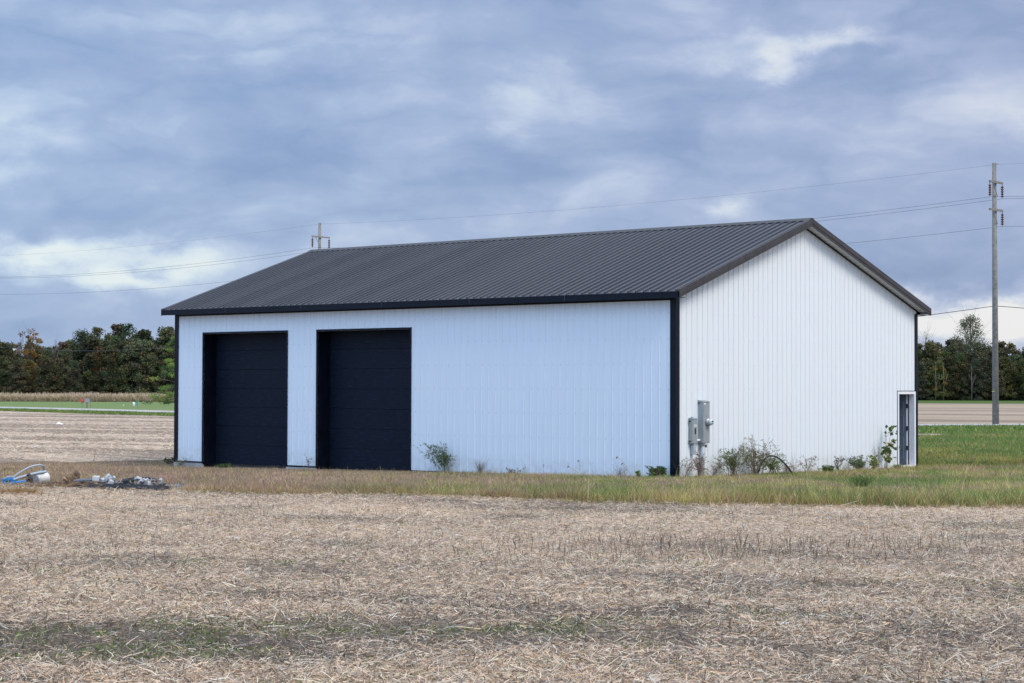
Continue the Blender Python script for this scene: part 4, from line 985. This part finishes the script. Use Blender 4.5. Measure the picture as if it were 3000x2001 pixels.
def bentstalk(px, pts, label, s):
    p = frontp(px); e = empty('seed_stalk', tuple(p)); tag(e, label, 'weed'); q = [np.array([a*Rh[0]*1.0, min(a*Rh[1]*.0, 0)-.02, b]) for a, b in pts]
    MB().tube(q, .006, 5).build('stem', m_stemp, e); g = np.random.default_rng(s); mb = MB(); t = q[-1]
    mb.tube([q[-1], q[-1]+[-.03, 0, .02], q[-1]+[-.055, 0, -.03]], [.008, .016, .008], 5).build('seed_head', m_stemb, e)
bentstalk(1705, [(0, 0), (-.20, .10), (-.48, .20)], 'pale bent stalk lying low toward the left below the long wall', 1)
bentstalk(1700, [(0, 0), (.0, .2), (-.01, .35)], 'short upright foxtail stalk with curled head', 2)
bentstalk(1855, [(0, 0), (-.18, .18), (-.38, .36), (-.55, .44)], 'longest pale foxtail stalk leaning left near the black corner', 3)
bentstalk(1832, [(0, 0), (-.02, .18), (-.06, .30)], 'short foxtail stalk behind the longest leaning one', 4)
weed('dry_tuft', frontp(1815), .36, .25, 26, 0, 0, DW, 6, 'thin dry purplish grass tuft near the right end of the long wall', 'grass tuft', stem=m_stemb, branch=2, sr=.003)
weed('seedling_plant', frontp(1875, .22), .18, .06, 3, .07, 4, YW, 7, 'small plant with a single yellow green leaf near the black corner', broad=.8, stem=m_stemg)
weed('leafy_weed', frontp(1925, .22), .20, .25, 14, .05, 8, GW, 8, 'low leafy green weed at the foot of the long wall near the corner', broad=.7, stem=m_stemg)
pc = np.array([.15, -.22, float(ground(.15, -.22))])
weed('leafy_weed', pc+[-.45, 0, 0], .32, .32, 26, .04, 14, [(.04, .075, .025), (.06, .10, .03)], 9, 'dark green weed at the black near corner of the barn', stem=m_stemg, broad=.4)
weed('leafy_weed', frontp(660, .25), .13, .30, 16, .06, 5, [(.06, .13, .03)], 10, 'low green weed under the first overhead door', broad=.3, stem=m_stemg)
weed('dead_stalks', frontp(905, .15), .50, .12, 5, .02, 10, DW, 11, 'thin dead stalks against the white wall between the overhead doors')
weed('dead_stalks', frontp(525, .3), .32, .35, 12, .03, 6, DW+GW, 12, 'scraggly dry weeds at the far left corner of the barn')
weed('leafy_weed', gp(505, 1362), .26, .35, 14, .06, 8, [(.07, .09, .04), (.12, .12, .05)], 13, 'low weed beside the concrete footing at the left corner', stem=m_stemb)
# gable side
weed('dead_stalks', gablep(2010), .60, .40, 13, .022, 9, DW, 14, 'reddish dead weeds between the black corner and the electric boxes', sr=.0045)
weed('dead_stalks', gablep(2048, .3), .80, .16, 12, .03, 14, DW, 15, 'tall brown dead stalk climbing in front of the small conduit box', sr=.006)
weed('dead_stalks', gablep(2090, .35), .40, .42, 14, .022, 8, DW, 16, 'low spreading dead weeds right of the riser conduit', sr=.004)
weed('dead_stalks', gablep(2110, .1), .85, .03, 1, .05, 6, DW, 17, 'single thin dead stem right of the electric cabinet', start=.7, branch=0)
weed('bushy_weed', gablep(2150, .45), .95, .55, 26, .040, 13, [(.11, .17, .05), (.14, .20, .06), (.08, .125, .04)], 18, 'largest bushy green weed on the gable wall, left half', lean=(0, -.1), stem=m_stemb, droop=.45, broad=.3, branch=6, sr=.007)
weed('bushy_weed', gablep(2215, .4), 1.05, .60, 30, .040, 12, [(.17, .18, .09), (.13, .15, .06), (.22, .17, .12)], 19, 'tall greyish green weed with thin flowering tops behind the black hose', stem=m_stemb, droop=.25, broad=.3, branch=6, sr=.006)
weed('bushy_weed', gablep(2262, .4), .72, .55, 24, .035, 14, [(.12, .19, .05), (.16, .22, .07), (.20, .22, .09)], 20, 'lower feathery green weed around the top of the black hose arch', stem=m_stemg, droop=.4, broad=.3, branch=5)
weed('dead_stalks', gablep(2300, .4), .36, .55, 24, .02, 8, DW, 21, 'tangle of low brown weeds at the right foot of the black hose', sr=.0035)
weed('dead_stalks', gablep(2365, .35), .55, .34, 13, .025, 9, DW, 22, 'red brown dead weed standing right of the black hose', sr=.0045)
weed('dead_stalks', gablep(2325, .2), .75, .08, 2, .02, 8, [(.5, .5, .45)], 23, 'thin pale stem behind the brown weeds of the gable wall', branch=1)
weed('leafy_weed', gablep(2425, .35), .20, .32, 26, .04, 8, GW, 24, 'low green weed mat in the middle of the gable wall foot', broad=.5, stem=m_stemg)
weed('dead_stalks', gablep(2455, .3), .55, .22, 10, .035, 8, [(.10, .07, .07), (.2, .15, .12)], 25, 'dark withered weed between the two low green weeds')
weed('bushy_weed', gablep(2515, .35), .50, .50, 34, .035, 12, [(.13, .19, .10), (.18, .22, .13), (.10, .15, .07)], 26, 'rounded grey green weed near the open side door', broad=.35, stem=m_stemg, branch=5)
weed('vine_plant', gablep(2562, .3), .55, .22, 7, .07, 5, YW, 27, 'yellow green broadleaf plant left of the tallest leafy plant', broad=.85, stem=m_stemg)
weed('vine_plant', gablep(2596, .3), 1.30, .22, 6, .085, 7, [(.075, .13, .03), (.11, .17, .04), (.06, .10, .03), (.24, .22, .05)], 28, 'tallest broadleaf plant leaning toward the open side door', lean=(0, .22), broad=.85, stem=m_stemg, droop=.1, sr=.008, start=.3)
weed('dead_stalks', gablep(2572, .15), 1.05, .10, 3, .02, 14, [(.3, .3, .25)], 29, 'thin wispy pale stem behind the broadleaf plants')
weed('leafy_weed', gablep(2627, .3), .14, .22, 30, .06, 3, [(.08, .17, .03)], 30, 'small bright green grass clump at the side door step', broad=.12, stem=m_stemg)
# grass clump in the verge and dry clods
weed('grass_clump', gp(2525, 1428), .30, .32, 150, .10, 3, [(.07, .16, .03), (.09, .20, .04)], 31, 'bright green grass clump standing out of the rough grass on the right', 'grass clump', stem=m_stemg, broad=.08, branch=0, droop=.2, sr=.004)
weed('grass_clump', gp(1035, 1446), .17, .30, 140, .07, 3, [(.09, .12, .03), (.14, .15, .04)], 32, 'olive grass clump at the field edge below the overhead doors', 'grass clump', stem=m_stemg, broad=.08, branch=0, droop=.3, sr=.004)
weed('grass_clump', gp(1140, 1448), .14, .26, 110, .07, 3, [(.16, .18, .05), (.12, .15, .04)], 33, 'yellow olive grass clump right of the darker clump at the field edge', 'grass clump', stem=m_stemg, broad=.08, branch=0, droop=.3, sr=.004)
weed('dead_stalks', gp(2518, 1482), .20, .28, 26, .05, 9, [(.38, .27, .20), (.28, .19, .14)], 34, 'clump of dry brown leaves at the field edge on the right', broad=.6)
weed('dead_stalks', gp(2328, 1478), .22, .05, 3, .06, 4, [(.6, .6, .5)], 35, 'tiny pale flowering stem at the field edge', broad=.6)
weed('dead_stalks', gp(275, 1352), .42, .05, 3, .03, 5, DW, 36, 'lone upright brown stalk at the back edge of the rough grass', branch=1)
# black hose arch
m_hose = mat('black_hose', (.02, .022, .025), .4)
pa, pb = gablep(2222, .5), gablep(2323, .62); mb = MB(); pts = []
for i in range(17):
    t = i/16; p = pa*(1-t)+pb*t; p = p+np.array([0, 0, .20*(1-t)*min(1, t*6+.4)+.55*4*t*(1-t)*.62*(1.25-.5*t)]); pts.append(p)
tag(mb.tube(pts, .022, 8).build('black_hose', m_hose, None, True), 'black hose arching out of the weeds along the gable wall', 'hose')

# ------------------------------------------------------------------ roadside bits on the left
def flat(name, px, py, **k): return gp(px, py)
pm = gp(254, 1197.5); e = empty('mailbox', tuple(pm), math.atan2(Rh[1], Rh[0])); tag(e, 'grey mailbox on a wooden post with a stake beside the road', 'mailbox')
mb = MB()
prof = [(-.22+.0, 0, .62), (.26, 0, .62), (.26, 0, .90)]+[(.02+.24*math.cos(t), 0, .90+.10*math.sin(t)) for t in np.linspace(.2, math.pi-.2, 7)]+[(-.22, 0, .90)]
mb.prism(prof, (0, -.10, 0), (0, .16, 0)).build('box', mat('mailbox_grey', (.26, .26, .27), .5, noise=.15), e, bevel=.01)
MB().box((-.08, -.104, .905), (.10, -.101, .94)).build('flag', m_red, e)
MB().box((-.05, -.05, -.05), (.07, .07, .619)).build('post', m_pole, e)
MB().box((.02, .075, .0), (.05, .10, 1.25)).build('stake', m_pole, e)
p = gp(242, 1197.5); e = empty('newspaper_box', tuple(p), math.atan2(Rh[1], Rh[0])); tag(e, 'tilted red newspaper tube on a leaning pole left of the mailbox', 'newspaper box')
MB().box((-.24, -.13, -.13), (.24, .13, .15)).box((-.19, -.145, -.07), (.19, -.131, .10)).xform(Matrix.Translation((-.12, 0, .78)) @ Matrix.Rotation(R(22), 4, 'Y')).build('tube', mat('tube_red', (.38, .075, .035), .5), e, bevel=.02)
MB().tube([(.02, 0, -.05), (-.10, 0, .68)], .03, 8).build('pole', m_pole, e)
p = gp(265, 1197.5); e = empty('stake', tuple(p)); tag(e, 'thin upright wooden stake right of the mailbox', 'stake')
MB().tube([(0, 0, -.1), (-.03, 0, 1.25)], [.028, .022], 6).tube([(-.028, 0, 1.2), (-.03, 0, 1.26)], .03, 6).build('pole', m_pole, e)
p = gp(392, 1191.5); e = empty('marker_post', tuple(p)); tag(e, 'short white marker post on the lawn', 'marker post')
MB().tube([(0, 0, -.05), (0, 0, .44), (0, 0, .50)], [.11, .11, .07], 12).build('post', m_white, e, True)
p = gp(402, 1199.5); e = empty('marker_flag', tuple(p), math.atan2(Rh[1], Rh[0])); tag(e, 'green utility marker leaning beside the white post', 'marker')
MB().prism([(-.03, 0, .35), (.06, 0, .35), (.0, 0, .80), (-.14, 0, .80)], (0, -.02, 0), (0, .02, 0)).build('marker_blade', mat('marker_teal', (.03, .25, .20), .5), e)
MB().tube([(.04, 0, -.05), (.0, 0, .36)], .02, 6).build('stem', m_pole, e)
p = gp(362, 1187); tag(MB().tube([(0, 0, 0), (0, 0, .05), (0, 0, .11)], [.07, .08, .04], 10).build('ball', m_white, None, True), 'tiny white ball on the lawn left of the white post', 'ball').location = tuple(p)
# white plastic scrap lying in the field
p = gp(175, 1244); g = np.random.default_rng(5); mb = MB(); n = 9
V = [[(p[0]+(i/n-.5)*.38*Rh[0]+(j/n-.5)*.25*Fh[0], p[1]+(i/n-.5)*.38*Rh[1]+(j/n-.5)*.25*Fh[1], p[2]+.012+max(0, .17*math.exp(-((i-3.2)**2/5+(j-4)**2/9))+.05*math.exp(-((i-7)**2/3+(j-5)**2/8))+g.normal(0, .010))) for j in range(n+1)] for i in range(n+1)]
mb = MB()
for i in range(n):
    for j in range(n): mb.poly([V[i][j], V[i+1][j], V[i+1][j+1], V[i][j+1]])
o = mb.build('plastic_scrap', m_white, None, True); tag(o, 'crumpled white plastic scrap lying in the field left of the barn', 'scrap')

# ------------------------------------------------------------------ dump of scrap left of the barn
lx = np.array([Rh[0], Rh[1], 0.]); fx = np.array([Fh[0], Fh[1], 0.]); uz = np.array([0, 0, 1.])
SP = 132.     # photo pixels per metre there
base = gp(0, 1422)
def dp(px, h=0., f=0., by=1420):
    q = gp(px, by); return q+uz*h+fx*f
m_pvc = mat('grey_pvc', (.36, .40, .43), .45, noise=.08, nscale=5); m_blue = mat('blue_plastic', (.02, .22, .52), .45, noise=.12, nscale=6)
m_bucket = mat('white_bucket', (.60, .60, .57), .5, noise=.15, nscale=5); m_liner = mat('black_sheet', (.016, .018, .022), .75, spec=.12, noise=.4, nscale=4, bump=.4)
# blue tote
e = empty('blue_crate', tuple(dp(19, 0, .25)), math.atan2(Rh[1], Rh[0])+R(6)); tag(e, 'blue plastic crate at the left edge with grey pipes lying on it', 'crate')
mb = MB(); mb.box((-.13, -.15, .0), (.13, .15, .012)).box((-.14, -.16, .0), (.14, -.145, .135)).box((-.14, .145, .0), (.14, .16, .135)).box((-.14, -.1445, .0), (-.125, .1445, .135)).box((.125, -.1445, .0), (.14, .1445, .135))
mb.build('tub', m_blue, e, bevel=.004); MB().box((-.155, -.175, .105), (.155, -.161, .135)).box((-.155, .161, .105), (.155, .175, .135)).box((.1405, -.16, .105), (.155, .16, .135)).build('rim', m_blue, e, bevel=.003)
MB().box((-.06, -.1635, .05), (.06, -.1605, .08)).build('handle_slot', m_black, e)
o = MB().prism([(-.14, -.03, 0), (.14, -.06, .03), (.15, .03, .05), (-.1, .05, .02)], (0, 0, .0), (0, 0, .018)).build('plastic_strip', m_blue); o.location = tuple(dp(53, .03, .1)); o.rotation_euler.z = math.atan2(Rh[1], Rh[0]); tag(o, 'bright blue plastic strip lying right of the blue crate', 'plastic strip')
# grey pipes
def pxz(px, py, f=.2): q = dp(px, 0, f, 1424); q[2] += (1420-py)/SP; return q
def pipe(pts, rad, label, name='grey_pipe', cat='pipe', m_=m_pvc):
    # smooth by Catmull-Rom
    P = [np.array(p) for p in pts]; out = []
    for i in range(len(P)-1):
        a = P[max(i-1, 0)]; b = P[i]; c = P[i+1]; d = P[min(i+2, len(P)-1)]
        for k in range(8):
            t = k/8; out.append(.5*((2*b)+(c-a)*t+(2*a-5*b+4*c-d)*t*t+(3*b-a-3*c+d)*t**3))
    out.append(P[-1]); return tag(MB().tube(out, rad, 9).build(name, m_, None, True), label, cat)
pipe([pxz(33, 1398, .2), pxz(45, 1386, .2), pxz(75, 1368, .25), pxz(100, 1361, .3), pxz(112, 1364, .4), pxz(110, 1374, .5), pxz(97, 1382, .55), pxz(70, 1392, .55)], .020, 'grey flexible pipe curving up in a tall loop over the dump', 'bent_pipe')
pipe([pxz(38, 1402, .05), pxz(65, 1393, .08), pxz(95, 1385, .12), pxz(131, 1379, .15)], .030, 'thick straight grey pipe resting on the white bucket')
pipe([pxz(30, 1403, .3), pxz(60, 1397, .32), pxz(90, 1389, .33), pxz(118, 1385, .35)], .018, 'thinner grey pipe lying behind the thick one')
pipe([pxz(4, 1402, .2), pxz(14, 1395, .2), pxz(30, 1394, .22), pxz(45, 1398, .25)], .016, 'short bent grey pipe over the blue crate', 'bent_pipe')
pipe([pxz(77, 1390, .05), pxz(84, 1386, .08), pxz(83, 1400, .0)], .022, 'black strap tied round the thick grey pipe', 'strap', 'strap', m_black)
# bucket on its side
e = empty('white_bucket', tuple(dp(102, .122, .3, 1422))); tag(e, 'white plastic bucket lying on its side with its bottom showing', 'bucket')
ax = unit(lx*.62+fx*.75+uz*.10); bk = [(-.0, .112), (.03, .116), (.24, .126), (.25, .136), (.27, .136), (.28, .128)]
MB().tube([tuple(ax*a-ax*.06) for a, r_ in bk], [r_ for a, r_ in bk], 28).build('bucket_body', m_bucket, e, True)
MB().tube([tuple(ax*-.064), tuple(ax*-.061)], .102, 24).build('bottom_ring', mat('dusty_white', (.38, .36, .32), .8, noise=.4, nscale=14), e)
MB().tube([tuple(ax*-.070), tuple(ax*-.065)], .022, 12).build('bottom_mark', m_pvc, e)
hp = [tuple(ax*.215+np.cross(ax, uz)*.134*math.cos(t)+(uz*.134)*math.sin(t)*1.0) for t in np.linspace(.1, 2.4, 10)]; MB().tube(hp, .004, 5).build('wire_handle', m_galv, e)
# dirt and dry roots
def clod(name, px, w, h, d, f, by, m_, label, cat, seed, rough=.35):
    g = np.random.default_rng(seed); mb = bpy.data.meshes.new(name); V = []; F = []; nu, nv = 26, 9
    for j in range(nv+1):
        for i in range(nu):
            a = 2*math.pi*i/nu; t = j/nv; r = math.cos(t*math.pi/2)**.8; k = 1+rough*(g.random()-.5)*1.6
            V.append((w/2*math.cos(a)*r*k, d/2*math.sin(a)*r*k, h*math.sin(t*math.pi/2)*k-.015))
    for j in range(nv):
        for i in range(nu): a = j*nu+i; b = j*nu+(i+1) % nu; F.append((a, b, b+nu, a+nu))
    mb.from_pydata(V, [], F); o = link(name, mb, m_); o.location = tuple(dp(px, 0, f, by)); o.rotation_euler.z = math.atan2(Rh[1], Rh[0]); return tag(o, label, cat)
m_root = mat('dry_roots', (.30, .21, .13), .95, noise=.5, nscale=18, bump=.9, bscale=40); m_soil = mat('loose_soil', (.16, .115, .08), .95, noise=.5, nscale=14, bump=.9)
clod('root_clump', 196, .34, .16, .3, .25, 1420, m_root, 'tan clump of dry roots and soil in the middle of the dump', 'root clump', 1, .8)
clod('root_clump', 214, .15, .20, .2, .3, 1418, m_soil, 'dark upright earth clod behind the tan root clump', 'clod', 2, .8)
clod('soil_clump', 78, .20, .13, .2, .35, 1420, m_soil, 'brown rotten clump between the blue crate and the white bucket', 'clod', 3, .8)
def drygrass(px0, px1, by, n, seed, label, cols, hh=.05, dd=.35):
    g = np.random.default_rng(seed); N = n; px = g.uniform(px0, px1, N); c = [(gp(a, by)) for a in np.linspace(px0, px1, 12)]
    ii = (px-px0)/(px1-px0)*11; P = np.stack([np.interp(ii, range(12), [q[j] for q in c]) for j in range(3)], -1)
    P += fx*g.normal(0, dd/2, N)[:, None]; prof_ = np.sin(np.clip((px-px0)/(px1-px0), 0, 1)*math.pi)
    P[:, 2] = ground(P[:, 0], P[:, 1])+.004+g.random(N)**1.5*hh*prof_*2
    a = g.random(N)*6.283; D = unit(np.stack([np.cos(a), np.sin(a), g.normal(0, .2, N)], -1)+lx*.8*np.sign(g.normal(0, 1, N))[:, None]); L = g.uniform(.08, .25, N)
    V, Q = ribbons(P, D, L, unit(g.normal(0, 1, (N, 3))), g.normal(0, .04, (N, 3))-[0, 0, .02], g.uniform(.004, .009, N), 2, .4)
    C = np.array(cols)[g.integers(0, len(cols), N)]*g.uniform(.7, 1.3, (N, 1))
    return tag(link('dry_grass_heap', npmesh('dry_grass_heap', V, Q, np.repeat(C, 6, 0)), m_straw), label, 'dry grass')
drygrass(-10, 118, 1448, 2600, 1, 'heap of rusty dry grass lying on the field in front of the blue crate', [(.36, .22, .09), (.26, .14, .06), (.42, .30, .14)], .05, .28)
drygrass(70, 330, 1427, 2600, 2, 'long thin strew of brown roots along the front of the scrap dump', [(.30, .18, .09), (.22, .13, .07), (.36, .27, .17)], .03, .22)
# black liner sheet and edging
def sheetgrid(x0, x1, f0, f1, by, h, seed, label, name='black_liner'):
    g = np.random.default_rng(seed); nx, ny = 60, 10; V = []; F = []
    for j in range(ny+1):
        for i in range(nx+1):
            px = x0+(x1-x0)*i/nx; b = by[0]+(by[1]-by[0])*i/nx; q = gp(px, b)+fx*(f0+(f1-f0)*j/ny)
            e_ = math.sin(math.pi*i/nx)**.3; zz = .032+h*(.5+.5*math.sin(i*.5+j*.9+seed))*e_+g.random()*.008
            V.append((q[0]+g.normal(0, .006), q[1]+g.normal(0, .006), float(ground(q[0], q[1]))+zz))
    for j in range(ny):
        for i in range(nx): a = j*(nx+1)+i; F.append((a, a+1, a+nx+2, a+nx+1))
    me = bpy.data.meshes.new(name); me.from_pydata(V, [], F); o = link(name, me, m_liner, None, True); s = o.modifiers.new('solid', 'SOLIDIFY'); s.thickness = .01; return tag(o, label, 'plastic sheet')
sheetgrid(135, 188, -.02, .35, (1423, 1423), .035, 1, 'small crumpled black plastic sheet between the bucket and the root clump')
sheetgrid(196, 478, -.05, 1.1, (1428, 1442), .035, 4, 'long black plastic sheet under the broken concrete chunks')
tag(MB().box((-.30, -.16, 0), (.30, .16, .035)).build('flat_panel', mat('slate_panel', (.09, .10, .12), .5, noise=.2), None, bevel=.004), 'flat dark slate panel lying left of the white block', 'panel')
o = bpy.data.objects['flat_panel']; o.location = tuple(dp(243, .09, .5, 1424)); o.rotation_euler = (R(4), R(-3), math.atan2(Rh[1], Rh[0]))
pipe([pxz(332, 1414, .4), pxz(345, 1406, .8), pxz(390, 1403.5, 1.1), pxz(430, 1406, .9), pxz(442, 1412, .6)], .022, 'curved black plastic edging standing behind the concrete chunks', 'garden_edging', 'edging', m_black)
pipe([pxz(200, 1422, .05), pxz(280, 1425, -.05), pxz(380, 1429, -.15), pxz(470, 1433, -.2)], .030, 'long straight black edging strip along the front of the chunks', 'garden_edging', 'edging', m_black)
o = MB().box((-.075, -.10, 0), (.075, .10, .09)).box((-.06, -.085, .0905), (.06, .085, .10)).build('white_block', mat('block_white', (.55, .55, .54), .7, noise=.2), None, bevel=.006); o.location = tuple(dp(269, .10, .4, 1424)); o.rotation_euler = (R(3), R(4), math.atan2(Rh[1], Rh[0])+R(8)); tag(o, 'squared white block on the slate panel left of the chunks', 'block')
# broken concrete chunks
def chunk_mesh(seed):
    import bmesh
    g = random.Random(seed); bm = bmesh.new(); pts = []
    for sx_ in (-1, 1):
        for sy_ in (-1, 1):
            for sz_ in (-1, 1): pts.append((sx_*g.uniform(.55, 1), sy_*g.uniform(.5, 1)*.8, sz_*g.uniform(.5, 1)*.7))
    for _ in range(5): v_ = Vector((g.gauss(0, 1), g.gauss(0, 1), g.gauss(0, 1))).normalized(); pts.append(tuple(v_*g.uniform(.7, .95)))
    for p_ in pts: bm.verts.new(p_)
    r_ = bmesh.ops.convex_hull(bm, input=bm.verts); bmesh.ops.delete(bm, geom=[v_ for v_ in bm.verts if not v_.link_faces], context='VERTS')
    me = bpy.data.meshes.new('concrete_chunk'); bm.to_mesh(me); bm.free(); return me
m_ch = [mat('chunk_pale', (.44, .46, .47), .9, noise=.3, nscale=5, bump=.5), mat('chunk_grey', (.17, .18, .19), .9, noise=.3, nscale=5, bump=.5), mat('chunk_dark', (.05, .055, .06), .85, spec=.2, noise=.35, nscale=5, bump=.5), mat('chunk_red', (.30, .10, .07), .9, noise=.3, nscale=6)]
cm = [[], [], [], []]
for mi in range(4):
    for s in range(4):
        me = chunk_mesh(mi*10+s); me.materials.append(m_ch[mi]); cm[mi].append(me)
ORD = ['first', 'second', 'third', 'fourth', 'fifth', 'sixth', 'seventh', 'eighth', 'ninth', 'tenth', 'eleventh', 'twelfth', 'thirteenth', 'fourteenth', 'fifteenth', 'sixteenth', 'seventeenth', 'eighteenth']
clab = {0: 'pale grey broken concrete chunk in the heap on the black sheet', 1: 'mid grey broken concrete chunk in the heap on the black sheet', 2: 'dark stone in the heap of concrete chunks on the black sheet', 3: 'small red brick fragment among the grey concrete chunks'}
cg = {0: 'pale concrete chunks on the black sheet', 1: 'mid grey concrete chunks on the black sheet', 2: 'dark stones on the black sheet', 3: None}
chunks = [(289, 1416, .085, 0), (297, 1408, .075, 0), (302, 1400, .06, 0), (309, 1413, .08, 0), (317, 1419, .07, 0), (311, 1424, .055, 0), (295, 1424, .06, 0), (322, 1405, .055, 0), (326, 1416, .05, 1), (333, 1420, .06, 1),
          (347, 1411, .05, 1), (352, 1422, .055, 2), (361, 1415, .06, 2), (370, 1420, .055, 1), (378, 1412, .05, 2), (385, 1423, .05, 2), (391, 1408, .075, 0), (398, 1417, .06, 0), (394, 1425, .06, 1), (404, 1411, .05, 0), (408, 1424, .06, 2), (415, 1414, .065, 0),
          (420, 1424, .05, 1), (425, 1420, .045, 0), (403, 1423.5, .028, 3), (434, 1412, .05, 1), (444, 1421, .05, 1), (462, 1411, .05, 0), (456, 1421, .045, 1), (470, 1426, .05, 2), (484, 1430, .05, 1), (500, 1429, .045, 1), (515, 1430, .06, 1), (525, 1428, .06, 1), (533, 1432, .05, 1), (507, 1434, .04, 0), (275, 1424, .04, 1), (340, 1426, .045, 0)]
for i, (px, py, r_, mi) in enumerate(chunks):
    o = bpy.data.objects.new('concrete_chunk' if mi < 2 else ('dark_stone' if mi == 2 else 'brick_fragment'), cm[mi][i % 4]); col.objects.link(o)
    by = 1426+(px-290)*.025; hgt = max(0, (by-py)/SP); f = random.uniform(.1, .5) if hgt < .06 else random.uniform(.3, .6)
    q = gp(px, by)+fx*f; hgt -= f*(1/18.)*0
    o.location = (q[0], q[1], float(ground(q[0], q[1]))+max(r_*.6, hgt-f*.045+.02)); s = r_*.98; o.scale = (s*random.uniform(.8, 1.3), s, s*random.uniform(.7, 1.1)); o.rotation_euler = (random.uniform(0, 6), random.uniform(0, 6), random.uniform(0, 6))
    rank = sorted(c_[0] for c_ in chunks if c_[3] == mi).index(px)
    nm_ = {0: 'pale grey concrete chunk', 1: 'mid grey concrete chunk', 2: 'dark stone'}
    lb_ = clab[3] if mi == 3 else ORD[rank]+' '+nm_[mi]+' from the left in the heap on the black sheet'
    tag(o, lb_, 'chunk' if mi < 2 else ('stone' if mi == 2 else 'brick'), cg[mi])
for i, (a, b, lb) in enumerate([((432, 1424), (440, 1398), 'thin pale splinter standing upright in the right half of the heap'), ((450, 1436), (480, 1418), 'yellowish stick leaning over the right end of the heap'), ((484, 1436), (480, 1410), 'slender pale stick standing near the right end of the heap'), ((250, 1428), (280, 1412), 'brown twig lying across the front of the white block'), ((345, 1416), (352, 1400), 'pale splinter poking out left of the black edging')]):
    pipe([pxz(*a, .1), pxz((a[0]+b[0])/2+1, (a[1]+b[1])/2, .12), pxz(*b, .15)], .010, lb, 'stick', 'stick', m_stemp)
